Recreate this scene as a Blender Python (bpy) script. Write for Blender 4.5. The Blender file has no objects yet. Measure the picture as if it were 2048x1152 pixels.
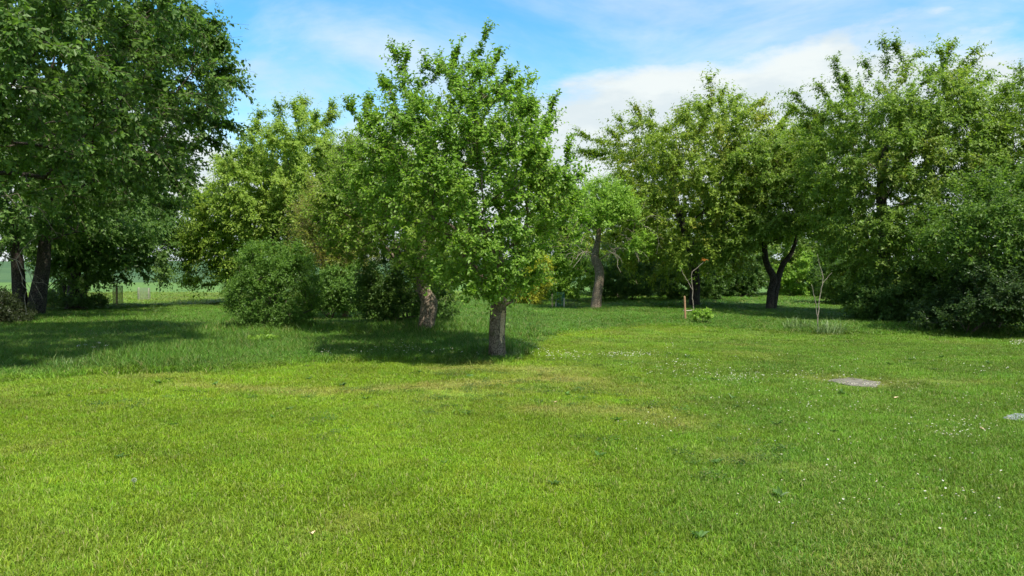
import bpy, math
import numpy as np

R = math.radians
scene = bpy.context.scene
COL = scene.collection
rng = np.random.default_rng(7)

# ------------------------------------------------------------------ camera
F = 1463.0                      # focal length in photo pixels (2048 wide)
CAM_H = 1.6
PITCH = math.atan((576 - 545) / F)
cam = bpy.data.cameras.new('camera')
cam.sensor_width = 36.0
cam.lens = 36.0 * F / 2048.0
cam.clip_end = 6000.0
cam_o = bpy.data.objects.new('camera', cam)
cam_o.location = (0, 0, CAM_H)
cam_o.rotation_euler = (math.pi / 2 - PITCH, 0, 0)
COL.objects.link(cam_o)
scene.camera = cam_o

# ------------------------------------------------------------------ light
SUN_EL, SUN_AZ = R(58), R(148)     # azimuth clockwise from +Y (view direction)
sd = np.array([math.sin(SUN_AZ) * math.cos(SUN_EL), math.cos(SUN_AZ) * math.cos(SUN_EL), math.sin(SUN_EL)])
sun = bpy.data.lights.new('sun', 'SUN')
sun.energy = 2.25
sun.angle = R(1.6)
sun.color = (1.0, 0.95, 0.86)
sun_o = bpy.data.objects.new('sun', sun)
from mathutils import Vector
sun_o.rotation_euler = Vector(sd).to_track_quat('Z', 'Y').to_euler()
sun_o.location = (20, -10, 30)
COL.objects.link(sun_o)

vs = scene.view_settings
vs.view_transform = 'Standard'
vs.look = 'None'
vs.gamma = 1.0
vs.use_curve_mapping = False
vs.exposure = 1.92
scene.cycles.max_bounces = 12
scene.cycles.diffuse_bounces = 8
scene.cycles.transmission_bounces = 8
scene.cycles.transparent_max_bounces = 8

# ------------------------------------------------------------------ node helpers
def nd(nt, kind, **kw):
    n = nt.nodes.new(kind)
    for k, v in kw.items():
        setattr(n, k, v)
    return n
def mth(nt, op, a, b=None, c=None, clamp=False):
    n = nt.nodes.new('ShaderNodeMath'); n.operation = op; n.use_clamp = clamp
    for i, v in enumerate((a, b, c)):
        if v is None: continue
        if isinstance(v, (int, float)): n.inputs[i].default_value = v
        else: nt.links.new(v, n.inputs[i])
    return n.outputs[0]
def mapr(nt, v, a, b, c=0.0, d=1.0, smooth=True):
    n = nt.nodes.new('ShaderNodeMapRange')
    n.interpolation_type = 'SMOOTHSTEP' if smooth else 'LINEAR'
    nt.links.new(v, n.inputs['Value'])
    for k, x in zip(('From Min', 'From Max', 'To Min', 'To Max'), (a, b, c, d)):
        n.inputs[k].default_value = x
    return n.outputs['Result']
def mixc(nt, f, a, b, blend='MIX'):
    n = nt.nodes.new('ShaderNodeMix'); n.data_type = 'RGBA'; n.blend_type = blend
    for s, v in ((n.inputs['Factor'], f), (n.inputs['A'], a), (n.inputs['B'], b)):
        if isinstance(v, (int, float)): s.default_value = v
        elif isinstance(v, tuple): s.default_value = (*v, 1.0)
        else: nt.links.new(v, s)
    return n.outputs['Result']
def noise(nt, vec, scale, detail=4.0, rough=0.55, dist=0.0):
    n = nt.nodes.new('ShaderNodeTexNoise')
    n.inputs['Scale'].default_value = scale
    n.inputs['Detail'].default_value = detail
    n.inputs['Roughness'].default_value = rough
    n.inputs['Distortion'].default_value = dist
    if vec is not None: nt.links.new(vec, n.inputs['Vector'])
    return n.outputs['Fac']
def cmb(nt, x, y, z):
    n = nt.nodes.new('ShaderNodeCombineXYZ')
    for i, v in enumerate((x, y, z)):
        if isinstance(v, (int, float)): n.inputs[i].default_value = v
        else: nt.links.new(v, n.inputs[i])
    return n.outputs[0]

# ------------------------------------------------------------------ sky
world = bpy.data.worlds.new('World')
scene.world = world
world.use_nodes = True
nt = world.node_tree
nt.nodes.clear()
sky = nd(nt, 'ShaderNodeTexSky', sky_type='NISHITA')
sky.sun_disc = False
sky.sun_elevation = SUN_EL
sky.sun_rotation = SUN_AZ
sky.air_density = 1.0
sky.dust_density = 0.4
sky.ozone_density = 3.0
tc = nd(nt, 'ShaderNodeTexCoord')
sep = nd(nt, 'ShaderNodeSeparateXYZ')
nt.links.new(tc.outputs['Generated'], sep.inputs[0])
X, Y, Z = sep.outputs
el = mth(nt, 'ARCSINE', Z)
az = mth(nt, 'ARCTAN2', X, Y)
# cloud-layer coordinates: a high flat deck seen in perspective
zz = mth(nt, 'ADD', mth(nt, 'MAXIMUM', Z, 0.0), 0.16)
cv = cmb(nt, mth(nt, 'DIVIDE', X, zz), mth(nt, 'DIVIDE', Y, zz), 2.3)
wisp = noise(nt, cv, 0.9, 10, 0.58, 0.5)
puff = noise(nt, cmb(nt, mth(nt, 'MULTIPLY', az, 3.1), mth(nt, 'MULTIPLY', el, 7.0), 4.2), 1.6, 10, 0.58, 0.15)
# a broad bank low over the horizon all round, with an uneven top
edge = mth(nt, 'ADD', mth(nt, 'MULTIPLY', mth(nt, 'COSINE', mth(nt, 'MULTIPLY', mth(nt, 'SUBTRACT', az, 0.36), 5.0)), 0.055), 0.24)
rel = mth(nt, 'ADD', mth(nt, 'SUBTRACT', edge, el), mth(nt, 'MULTIPLY', mth(nt, 'SUBTRACT', puff, 0.5), 0.17))
bank = mapr(nt, rel, -0.018, 0.035)
wm = mapr(nt, wisp, 0.37, 0.62, 0.0, 0.66)
cl = mth(nt, 'MAXIMUM', bank, wm)
sh = noise(nt, cmb(nt, mth(nt, 'MULTIPLY', az, 3.0), mth(nt, 'MULTIPLY', el, 9.0), 1.7), 1.9, 9, 0.6)
ccol = mixc(nt, mapr(nt, sh, 0.40, 0.60), (1.34, 1.51, 1.58), (1.58, 1.70, 1.70))
hs = nd(nt, 'ShaderNodeHueSaturation')
hs.inputs['Hue'].default_value = 0.487
hs.inputs['Saturation'].default_value = 1.3
hs.inputs['Value'].default_value = 0.46
nt.links.new(sky.outputs[0], hs.inputs['Color'])
bg = nd(nt, 'ShaderNodeBackground')
bg.inputs['Strength'].default_value = 0.15
nt.links.new(mixc(nt, cl, hs.outputs[0], ccol), bg.inputs['Color'])
out = nd(nt, 'ShaderNodeOutputWorld')
nt.links.new(bg.outputs[0], out.inputs['Surface'])

# ------------------------------------------------------------------ geometry helpers
cp, sp = math.cos(PITCH), math.sin(PITCH)
def ray(px, py):
    u, v = (px - 1024) / F, (576 - py) / F
    return np.array([u, cp + v * sp, -sp + v * cp])
def at(px, py, D):
    d = ray(px, py)
    return np.array([0, 0, CAM_H]) + d * (D / d[1])
def gz(x, y):
    x = np.asarray(x, float); y = np.asarray(y, float)
    a = 0.02 * np.sin(x * 0.9 + 0.4) * np.sin(y * 0.7 + 1.0) + 0.015 * np.sin(x * 0.31 - y * 0.23)
    return a * np.clip((70 - y) / 20, 0, 1)
def gp(px, py):
    d = ray(px, py)
    p = np.array([0, 0, CAM_H]) + d * (-CAM_H / d[2])
    p[2] = float(gz(p[0], p[1]))
    return p
def hill(x, y):
    t = np.clip((np.asarray(y, float) - 112) / 500, 0, 1)
    return 11.5 * t * (1.35 - 0.35 * t) + 0.6 * np.sin(np.asarray(x) * 0.006 + 1) * t

def lattice(seed):
    return np.random.default_rng(seed).random((64, 64))
_lat = {}
def vn(x, y, scale, seed):
    if seed not in _lat: _lat[seed] = lattice(seed)
    L = _lat[seed]
    X_, Y_ = np.asarray(x) * scale + 1000, np.asarray(y) * scale + 1000
    i, j = np.floor(X_).astype(int), np.floor(Y_).astype(int)
    a, b = X_ - i, Y_ - j
    a = a * a * (3 - 2 * a); b = b * b * (3 - 2 * b)
    g = lambda p, q: L[p % 64, q % 64]
    return (g(i, j) * (1 - a) + g(i + 1, j) * a) * (1 - b) + (g(i, j + 1) * (1 - a) + g(i + 1, j + 1) * a) * b
def fb(x, y, s, seed):
    return (vn(x, y, s, seed) + 0.5 * vn(x, y, s * 2.1, seed + 1) + 0.25 * vn(x, y, s * 4.3, seed + 2)) / 1.75

def norm(a):
    return a / np.maximum(np.linalg.norm(a, axis=-1, keepdims=True), 1e-9)

def mesh_np(name, V, Q=None, T=None, smooth=False, mat=None):
    me = bpy.data.meshes.new(name)
    V = np.ascontiguousarray(V, dtype=np.float32)
    Q = np.zeros((0, 4), np.int32) if Q is None else np.asarray(Q, np.int32).reshape(-1, 4)
    T = np.zeros((0, 3), np.int32) if T is None else np.asarray(T, np.int32).reshape(-1, 3)
    me.vertices.add(len(V)); me.vertices.foreach_set('co', V.ravel())
    me.loops.add(Q.size + T.size)
    me.loops.foreach_set('vertex_index', np.concatenate([Q.ravel(), T.ravel()]).astype(np.int32))
    me.polygons.add(len(Q) + len(T))
    st = np.concatenate([np.arange(len(Q)) * 4, Q.size + np.arange(len(T)) * 3]).astype(np.int32)
    me.polygons.foreach_set('loop_start', st)
    me.polygons.foreach_set('use_smooth', np.full(len(st), smooth, bool))
    me.update(calc_edges=True)
    if mat: me.materials.append(mat)
    return me

class MB:
    """collects pieces of geometry for ONE mesh object"""
    def __init__(s): s.V, s.Q, s.T, s.n = [], [], [], 0
    def add(s, V, Q=None, T=None):
        V = np.asarray(V, float).reshape(-1, 3)
        s.V.append(V)
        if Q is not None and len(Q): s.Q.append(np.asarray(Q, int).reshape(-1, 4) + s.n)
        if T is not None and len(T): s.T.append(np.asarray(T, int).reshape(-1, 3) + s.n)
        s.n += len(V)
    def tube(s, P, r, k=6, cap=True, jitter=0.0, rg=None):
        P = np.asarray(P, float); n = len(P)
        r = np.broadcast_to(np.asarray(r, float), (n,))
        t = norm(np.gradient(P, axis=0))
        ref = np.array([1.0, 0, 0]) if abs(t[0][0]) < 0.8 else np.array([0, 1.0, 0])
        u = np.zeros_like(P)
        a = ref
        for i in range(n):
            a = a - t[i] * a.dot(t[i]); a /= max(np.linalg.norm(a), 1e-9); u[i] = a
        w = np.cross(t, u)
        th = np.arange(k) * 2 * math.pi / k
        rr = r[:, None] * np.ones(k)[None]
        if jitter: rr = rr * (1 + jitter * (rg or rng).standard_normal((n, k)))
        V = P[:, None] + rr[..., None] * (np.cos(th)[None, :, None] * u[:, None] + np.sin(th)[None, :, None] * w[:, None])
        i, j = np.meshgrid(np.arange(n - 1), np.arange(k), indexing='ij')
        j2 = (j + 1) % k
        Q = np.stack([i * k + j, i * k + j2, (i + 1) * k + j2, (i + 1) * k + j], -1).reshape(-1, 4)
        V = V.reshape(-1, 3)
        T = []
        if cap:
            V = np.vstack([V, P[-1:], P[:1]])
            a_, b_ = (n - 1) * k, n * k
            T = [(a_ + q, a_ + (q + 1) % k, b_) for q in range(k)] + [((q + 1) % k, q, b_ + 1) for q in range(k)]
        s.add(V, Q, T)
    def mesh(s, name, mat, smooth=False):
        if not s.V: return None
        return mesh_np(name, np.vstack(s.V), np.vstack(s.Q) if s.Q else None, np.vstack(s.T) if s.T else None, smooth, mat)

def link(name, me, parent=None, loc=None):
    o = bpy.data.objects.new(name, me)
    COL.objects.link(o)
    if parent is not None: o.parent = parent
    if loc is not None: o.location = loc
    return o
def tag(o, label, cat, group=None, kind=None):
    if label: o['label'] = label
    if cat: o['category'] = cat
    if group: o['group'] = group
    if kind: o['kind'] = kind
    return o
def thing(name, label, cat, loc, group=None):
    o = link(name, None, None, tuple(float(v) for v in loc))
    return tag(o, label, cat, group)

# ------------------------------------------------------------------ materials
def material(name):
    m = bpy.data.materials.new(name); m.use_nodes = True
    n = m.node_tree; n.nodes.clear()
    o = n.nodes.new('ShaderNodeOutputMaterial')
    return m, n, o

def leaf_mat(name, dark, light, odd, odd_amt=0.5, trans=0.52, rough=0.42):
    m, n, o = material(name)
    geo = nd(n, 'ShaderNodeNewGeometry')
    rp = nd(n, 'ShaderNodeValToRGB')
    rp.color_ramp.elements[0].color = (dark[0] * 1.15, dark[1] * 1.12, dark[2] * 1.0, 1); rp.color_ramp.elements[0].position = 0.0
    rp.color_ramp.elements[1].color = (light[0] * 1.55, light[1] * 1.46, light[2] * 1.4, 1); rp.color_ramp.elements[1].position = 1.0
    n.links.new(geo.outputs['Random Per Island'], rp.inputs[0])
    patch = noise(n, geo.outputs['Position'], 0.75, 3, 0.6)
    isl = mth(n, 'FRACT', mth(n, 'MULTIPLY', geo.outputs['Random Per Island'], 37.0))
    f = mth(n, 'MULTIPLY', mapr(n, patch, 0.5, 0.68), mth(n, 'MULTIPLY', isl, odd_amt))
    c = mixc(n, f, rp.outputs[0], odd)
    p = nd(n, 'ShaderNodeBsdfPrincipled')
    p.inputs['Roughness'].default_value = rough
    p.inputs['Specular IOR Level'].default_value = 0.22
    n.links.new(c, p.inputs['Base Color'])
    t = nd(n, 'ShaderNodeBsdfTranslucent')
    n.links.new(mixc(n, 1.0, c, (1.15, 1.25, 0.55), 'MULTIPLY'), t.inputs['Color'])
    mx = nd(n, 'ShaderNodeMixShader'); mx.inputs[0].default_value = trans
    n.links.new(p.outputs[0], mx.inputs[1]); n.links.new(t.outputs[0], mx.inputs[2])
    n.links.new(mx.outputs[0], o.inputs[0])
    return m

LM = {
 'apple':  leaf_mat('apple_leaf', (0.098, 0.189, 0.027), (0.176, 0.299, 0.050), (0.286, 0.317, 0.054), 0.5),
 'apple2': leaf_mat('apple_leaf_second', (0.098, 0.177, 0.027), (0.169, 0.275, 0.045), (0.312, 0.305, 0.054), 0.5),
 'big':    leaf_mat('broad_leaf', (0.050, 0.108, 0.026), (0.105, 0.185, 0.045), (0.16, 0.22, 0.05), 0.4),
 'cherry': leaf_mat('cherry_leaf', (0.104, 0.171, 0.022), (0.195, 0.275, 0.041), (0.338, 0.256, 0.041), 0.75),
 'cherry0':leaf_mat('cherry_leaf_left', (0.130, 0.215, 0.030), (0.210, 0.300, 0.055), (0.28, 0.27, 0.05), 0.4),
 'cherry2':leaf_mat('cherry_leaf_right', (0.091, 0.159, 0.027), (0.163, 0.250, 0.045), (0.286, 0.256, 0.041), 0.55),
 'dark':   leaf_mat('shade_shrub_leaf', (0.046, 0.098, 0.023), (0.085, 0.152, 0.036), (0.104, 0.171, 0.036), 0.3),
 'privet': leaf_mat('small_shrub_leaf', (0.065, 0.140, 0.028), (0.120, 0.215, 0.045), (0.15, 0.24, 0.05), 0.35),
 'hazel':  leaf_mat('hazel_leaf', (0.060, 0.120, 0.024), (0.110, 0.185, 0.040), (0.15, 0.20, 0.045), 0.5),
 'bramble': leaf_mat('shade_toned_bramble_leaf', (0.022, 0.035, 0.014), (0.040, 0.055, 0.022), (0.06, 0.05, 0.03), 0.5),  # near-black leaf tone stands in for shade over the heap
 'shade': leaf_mat('shade_toned_hedge_leaf', (0.028, 0.058, 0.018), (0.045, 0.080, 0.026), (0.06, 0.09, 0.03), 0.4),  # shade at the right hedge foot is put into this leaf colour
 'yellow': leaf_mat('yellow_shrub_leaf', (0.195, 0.244, 0.023), (0.325, 0.354, 0.045), (0.450, 0.390, 0.054), 0.7),
 'fresh':  leaf_mat('fresh_leaf', (0.117, 0.220, 0.032), (0.208, 0.342, 0.054), (0.260, 0.342, 0.054), 0.5),
 'plum':   leaf_mat('plum_leaf', (0.124, 0.171, 0.027), (0.215, 0.262, 0.045), (0.286, 0.207, 0.054), 0.8),
 'rust':   leaf_mat('rust_leaf', (0.390, 0.122, 0.027), (0.450, 0.207, 0.054), (0.450, 0.244, 0.072), 0.5),
}

def bark_mat(name, dark, light, scale=14.0, moss=0.0, strength=0.8):
    m, n, o = material(name)
    geo = nd(n, 'ShaderNodeNewGeometry')
    mp = nd(n, 'ShaderNodeMapping')
    mp.inputs['Scale'].default_value = (1, 1, 0.45)
    n.links.new(geo.outputs['Position'], mp.inputs[0])
    a = noise(n, mp.outputs[0], scale, 6, 0.65, 0.3)
    v = nd(n, 'ShaderNodeTexVoronoi', feature='DISTANCE_TO_EDGE')
    v.inputs['Scale'].default_value = scale * 1.9
    n.links.new(mp.outputs[0], v.inputs['Vector'])
    crack = mapr(n, v.outputs['Distance'], 0.0, 0.16)
    h = mth(n, 'MULTIPLY', a, mth(n, 'ADD', mth(n, 'MULTIPLY', crack, 0.7), 0.3))
    c = mixc(n, mapr(n, h, 0.15, 0.6), dark, light)
    if moss:
        b = noise(n, geo.outputs['Position'], 5.0, 4, 0.6)
        c = mixc(n, mth(n, 'MULTIPLY', mapr(n, b, 0.5, 0.65), moss), c, (0.10, 0.12, 0.05))
    p = nd(n, 'ShaderNodeBsdfPrincipled')
    p.inputs['Roughness'].default_value = 0.9
    p.inputs['Specular IOR Level'].default_value = 0.2
    n.links.new(c, p.inputs['Base Color'])
    bp = nd(n, 'ShaderNodeBump'); bp.inputs['Strength'].default_value = strength
    bp.inputs['Distance'].default_value = 0.03
    n.links.new(h, bp.inputs['Height']); n.links.new(bp.outputs[0], p.inputs['Normal'])
    n.links.new(p.outputs[0], o.inputs[0])
    return m
BK = {
 'apple': bark_mat('apple_bark', (0.06, 0.045, 0.032), (0.22, 0.175, 0.13), 16, 0.35),
 'pale':  bark_mat('pale_bark', (0.08, 0.058, 0.04), (0.28, 0.22, 0.155), 14, 0.35),
 'dark':  bark_mat('dark_bark', (0.022, 0.018, 0.014), (0.075, 0.062, 0.05), 12, 0.2),
 'dead':  bark_mat('dead_wood', (0.22, 0.18, 0.14), (0.50, 0.44, 0.37), 20, 0.0, 0.4),
 'sap':   bark_mat('sapling_bark', (0.13, 0.11, 0.085), (0.30, 0.26, 0.20), 20, 0.0, 0.3),
 'raw':   bark_mat('bare_wood', (0.26, 0.18, 0.11), (0.55, 0.43, 0.29), 30, 0.0, 0.6),
 'twig':  bark_mat('twig_bark', (0.07, 0.055, 0.04), (0.17, 0.135, 0.10), 20, 0.0, 0.3),
 'brown': bark_mat('brown_twig_bark', (0.13, 0.085, 0.05), (0.27, 0.19, 0.12), 20, 0.0, 0.3),
}
def plain_mat(name, a, b, scale=20.0, rough=0.7, bump=0.2, metal=0.0):
    m, n, o = material(name)
    geo = nd(n, 'ShaderNodeNewGeometry')
    f = noise(n, geo.outputs['Position'], scale, 5, 0.6)
    p = nd(n, 'ShaderNodeBsdfPrincipled')
    p.inputs['Roughness'].default_value = rough
    p.inputs['Metallic'].default_value = metal
    n.links.new(mixc(n, mapr(n, f, 0.3, 0.7), a, b), p.inputs['Base Color'])
    bp = nd(n, 'ShaderNodeBump'); bp.inputs['Strength'].default_value = bump; bp.inputs['Distance'].default_value = 0.02
    n.links.new(f, bp.inputs['Height']); n.links.new(bp.outputs[0], p.inputs['Normal'])
    n.links.new(p.outputs[0], o.inputs[0])
    return m

def tint_mat(name, atype, vary=0.35, trans=0.4, gain=1.0):
    m, n, o = material(name)
    at_ = nd(n, 'ShaderNodeAttribute'); at_.attribute_type = atype; at_.attribute_name = 'tint'
    geo = nd(n, 'ShaderNodeNewGeometry')
    rnd = geo.outputs['Random Per Island']
    br = mapr(n, rnd, 0, 1, gain * (1 - vary), gain * (1 + vary), False)
    c = mixc(n, 1.0, at_.outputs['Color'], cmb(n, br, br, br), 'MULTIPLY')
    dry = mth(n, 'GREATER_THAN', mth(n, 'FRACT', mth(n, 'MULTIPLY', rnd, 91.7)), 0.93)
    c = mixc(n, mth(n, 'MULTIPLY', dry, 0.75), c, (0.36, 0.32, 0.13))
    p = nd(n, 'ShaderNodeBsdfPrincipled')
    p.inputs['Roughness'].default_value = 0.5
    p.inputs['Specular IOR Level'].default_value = 0.3
    n.links.new(c, p.inputs['Base Color'])
    t = nd(n, 'ShaderNodeBsdfTranslucent')
    n.links.new(mixc(n, 1.0, c, (1.1, 1.15, 0.6), 'MULTIPLY'), t.inputs['Color'])
    mx = nd(n, 'ShaderNodeMixShader'); mx.inputs[0].default_value = trans
    n.links.new(p.outputs[0], mx.inputs[1]); n.links.new(t.outputs[0], mx.inputs[2])
    n.links.new(mx.outputs[0], o.inputs[0])
    return m

# ------------------------------------------------------------------ ground colours and grass height (real colours of the sward)
# edge between mown lawn and longer grass, given as depth by view bearing (x / y)
_edge_px = [(-400, 775), (0, 768), (200, 752), (450, 744), (650, 728), (850, 722), (960, 727), (1010, 726), (1035, 712),
            (1100, 672), (1300, 650), (1640, 668), (1850, 668), (2048, 672), (2500, 690)]
_e = [gp(a, b) for a, b in _edge_px]
_eb = np.array([p[0] / p[1] for p in _e]); _ed = np.array([p[1] for p in _e])
def beyond(x, y):
    """metres past the mowing edge (negative on the lawn)"""
    return y - np.interp(x / np.maximum(y, 0.5), _eb, _ed) + (vn(x, y, 0.9, 60) - 0.5) * 0.7
def seg_dist(x, y, pts):
    d = np.full(np.shape(x), 1e9)
    for (a, b), (c, e) in zip(pts[:-1], pts[1:]):
        t = np.clip(((x - a) * (c - a) + (y - b) * (e - b)) / ((c - a) ** 2 + (e - b) ** 2), 0, 1)
        d = np.minimum(d, np.hypot(x - a - t * (c - a), y - b - t * (e - b)))
    return d
def gpts(L): return [tuple(gp(a, b)[:2]) for a, b in L]
_dry1 = gpts([(380, 772), (620, 782), (860, 770), (1060, 760), (1200, 763)])
_dry2 = gpts([(1060, 815), (1180, 818), (1300, 822), (1360, 850)])
_dry3 = gpts([(1420, 905), (1520, 915), (1640, 940)])
_dry4 = gpts([(900, 738), (985, 733), (1080, 742)])
_dry5 = gpts([(1820, 758), (1950, 766)])
_dry6 = gpts([(1660, 1125), (1850, 1120)])
_dry7 = gpts([(1640, 754), (1780, 764)])
def dryness(x, y):
    w = 0.6 + 0.8 * vn(x, y, 1.7, 71)
    v = 0
    for L, s, a in ((_dry1, 0.28, .85), (_dry2, 0.30, .8), (_dry3, 0.16, .5), (_dry4, 0.5, .6), (_dry5, 0.35, .5), (_dry6, 0.10, .6), (_dry7, .45, .6)):
        v = np.maximum(v, a * np.exp(-(seg_dist(x, y, L) / (s * w)) ** 2))
    v = v + 0.35 * np.clip((fb(x, y, 0.9, 80) - 0.63) / 0.15, 0, 1) * (beyond(x, y) < 0)
    v = v + 0.30 * np.clip((fb(x, y, 0.35, 84) - 0.56) / 0.2, 0, 1) * (x < 0) * (beyond(x, y) < 0)
    return np.clip(v, 0, 1)
def lerp(a, b, t): return a + (b - a) * t[..., None]
def tint(x, y):
    x = np.asarray(x, float); y = np.asarray(y, float)
    by = beyond(x, y)
    lawn = np.array([0.186, 0.290, 0.014]); right = np.array([0.130, 0.232, 0.020]); longg = np.array([0.098, 0.200, 0.024])
    far = np.array([0.165, 0.250, 0.038])
    f = np.clip((x / np.maximum(y, 1) - 0.10 + (fb(x, y, 0.6, 90) - .5) * 0.45) / 0.22, 0, 1)
    c = lerp(lawn + 0 * x[..., None], right, f)
    c = lerp(c, longg, np.clip((by + 0.3) / 0.8, 0, 1))
    c = lerp(c, far, np.clip((y - 30) / 10, 0, 1) * (x < -3))
    m = fb(x, y, 1.1, 95)
    c = c * (0.72 + 0.56 * m)[..., None]
    m2 = fb(x, y, 0.5, 97)
    c = lerp(c, np.array([0.22, 0.33, 0.03]), np.clip((m2 - 0.55) / 0.25, 0, .5) * (by < 0) * (f < .6))
    c = lerp(c, np.array([0.34, 0.28, 0.10]), dryness(x, y) * 0.6)
    return c

# ------------------------------------------------------------------ ground, fields
def nonuni(segs):
    out_ = []
    for a, b, n in segs: out_.append(np.linspace(a, b, n, endpoint=False))
    return np.append(np.concatenate(out_), segs[-1][1])
def sheet(name, xs, ys, hf, mat, kind='structure', col=None):
    gx, gy = np.meshgrid(xs, ys, indexing='ij')
    z = hf(gx, gy)
    V = np.stack([gx, gy, z], -1).reshape(-1, 3)
    nx, ny = len(xs), len(ys)
    i, j = np.meshgrid(np.arange(nx - 1), np.arange(ny - 1), indexing='ij')
    Q = np.stack([i * ny + j, (i + 1) * ny + j, (i + 1) * ny + j + 1, i * ny + j + 1], -1).reshape(-1, 4)
    me = mesh_np(name, V, Q, None, True, mat)
    if col is not None:
        a = me.attributes.new('tint', 'FLOAT_COLOR', 'POINT')
        c = np.ones((len(V), 4), np.float32); c[:, :3] = col(V[:, 0], V[:, 1])
        a.data.foreach_set('color', c.ravel())
    o = link(name, me); o['kind'] = kind
    return o

gm, n, o = material('sward_floor')
at_ = nd(n, 'ShaderNodeAttribute'); at_.attribute_name = 'tint'
geo = nd(n, 'ShaderNodeNewGeometry')
f1 = noise(n, geo.outputs['Position'], 35.0, 6, 0.7)
f2 = noise(n, geo.outputs['Position'], 1.6, 4, 0.6)
c = mixc(n, 1.0, at_.outputs['Color'], mixc(n, mapr(n, f1, 0.3, 0.7), (0.45, 0.42, 0.45), (1.0, 0.95, 0.9)), 'MULTIPLY')
c = mixc(n, mapr(n, f2, 0.45, 0.7, 0, 0.35), c, (0.10, 0.08, 0.04))
p = nd(n, 'ShaderNodeBsdfPrincipled'); p.inputs['Roughness'].default_value = 0.95; p.inputs['Specular IOR Level'].default_value = 0.1
n.links.new(c, p.inputs['Base Color'])
bp = nd(n, 'ShaderNodeBump'); bp.inputs['Strength'].default_value = 0.7; bp.inputs['Distance'].default_value = 0.05
n.links.new(f1, bp.inputs['Height']); n.links.new(bp.outputs[0], p.inputs['Normal'])
n.links.new(p.outputs[0], o.inputs[0])

gxs = nonuni([(-3000, -200, 14), (-200, -40, 32), (-40, -16, 48), (-16, 16, 160), (16, 40, 48), (40, 200, 32), (200, 3000, 14)])
gys = nonuni([(-300, -10, 12), (-10, 2, 12), (2, 22, 120), (22, 60, 76), (60, 130, 30), (130, 700, 40), (700, 4500, 20)])
sheet('ground', gxs, gys, lambda x, y: gz(x, y) + hill(x, y) - 0.05 * np.clip((y - 50) / 3, 0, 1), gm, col=tint)

def field_mat(name, a, b, sx):
    m, n, o = material(name)
    geo = nd(n, 'ShaderNodeNewGeometry')
    mp = nd(n, 'ShaderNodeMapping'); mp.inputs['Scale'].default_value = sx
    n.links.new(geo.outputs['Position'], mp.inputs[0])
    f = noise(n, mp.outputs[0], 1.0, 6, 0.65)
    p = nd(n, 'ShaderNodeBsdfPrincipled'); p.inputs['Roughness'].default_value = 0.9; p.inputs['Specular IOR Level'].default_value = 0.15
    n.links.new(mixc(n, mapr(n, f, 0.3, 0.7), a, b), p.inputs['Base Color'])
    bp = nd(n, 'ShaderNodeBump'); bp.inputs['Strength'].default_value = 0.6; bp.inputs['Distance'].default_value = 0.3
    n.links.new(f, bp.inputs['Height']); n.links.new(bp.outputs[0], p.inputs['Normal'])
    n.links.new(p.outputs[0], o.inputs[0])
    return m
sheet('crop_field', np.linspace(-300, 200, 60), np.linspace(54, 113, 30), lambda x, y: gz(x, y) + hill(x, y) + 0.03,
      field_mat('young_crop', (0.062, 0.130, 0.030), (0.108, 0.185, 0.040), (0.9, 0.25, 1)))
sheet('far_hill_field', np.linspace(-2500, 2500, 60), nonuni([(113, 700, 50), (700, 3500, 20)]), lambda x, y: hill(x, y) + 0.02,
      field_mat('far_crop', (0.036, 0.080, 0.030), (0.060, 0.112, 0.040), (0.05, 0.012, 1)))

# ------------------------------------------------------------------ instanced ground cover
def scatter(name, P, rot, scl, idx, protos, tints=None):
    me = bpy.data.meshes.new(name)
    me.vertices.add(len(P)); me.vertices.foreach_set('co', np.ascontiguousarray(P, np.float32).ravel())
    def attr(nm, ty, key, arr):
        a = me.attributes.new(nm, ty, 'POINT'); a.data.foreach_set(key, np.ascontiguousarray(arr).ravel())
    attr('rot', 'FLOAT_VECTOR', 'vector', rot.astype(np.float32))
    attr('scl', 'FLOAT_VECTOR', 'vector', scl.astype(np.float32))
    attr('idx', 'INT', 'value', idx.astype(np.int32))
    if tints is not None:
        t4 = np.ones((len(P), 4), np.float32); t4[:, :3] = tints
        attr('tint', 'FLOAT_COLOR', 'color', t4)
    o = link(name, me)
    col = bpy.data.collections.new(name + '_sources')
    for i, (pm) in enumerate(protos):
        po = bpy.data.objects.new('%s_source_%02d' % (name, i), pm)
        col.objects.link(po)
    g = bpy.data.node_groups.new(name + '_scatter', 'GeometryNodeTree')
    g.interface.new_socket('Geometry', in_out='INPUT', socket_type='NodeSocketGeometry')
    g.interface.new_socket('Geometry', in_out='OUTPUT', socket_type='NodeSocketGeometry')
    gi = g.nodes.new('NodeGroupInput'); go = g.nodes.new('NodeGroupOutput')
    ci = g.nodes.new('GeometryNodeCollectionInfo'); ci.inputs['Collection'].default_value = col
    ci.inputs['Separate Children'].default_value = True
    ci.inputs['Reset Children'].default_value = True
    ip = g.nodes.new('GeometryNodeInstanceOnPoints')
    def na(nm, ty):
        a = g.nodes.new('GeometryNodeInputNamedAttribute'); a.data_type = ty; a.inputs['Name'].default_value = nm
        return a.outputs['Attribute']
    er = g.nodes.new('FunctionNodeEulerToRotation')
    g.links.new(na('rot', 'FLOAT_VECTOR'), er.inputs[0])
    g.links.new(gi.outputs[0], ip.inputs['Points'])
    g.links.new(ci.outputs[0], ip.inputs['Instance'])
    ip.inputs['Pick Instance'].default_value = True
    g.links.new(na('idx', 'INT'), ip.inputs['Instance Index'])
    g.links.new(er.outputs[0], ip.inputs['Rotation'])
    g.links.new(na('scl', 'FLOAT_VECTOR'), ip.inputs['Scale'])
    g.links.new(ip.outputs[0], go.inputs[0])
    md = o.modifiers.new('scatter', 'NODES'); md.node_group = g
    return o

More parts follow.
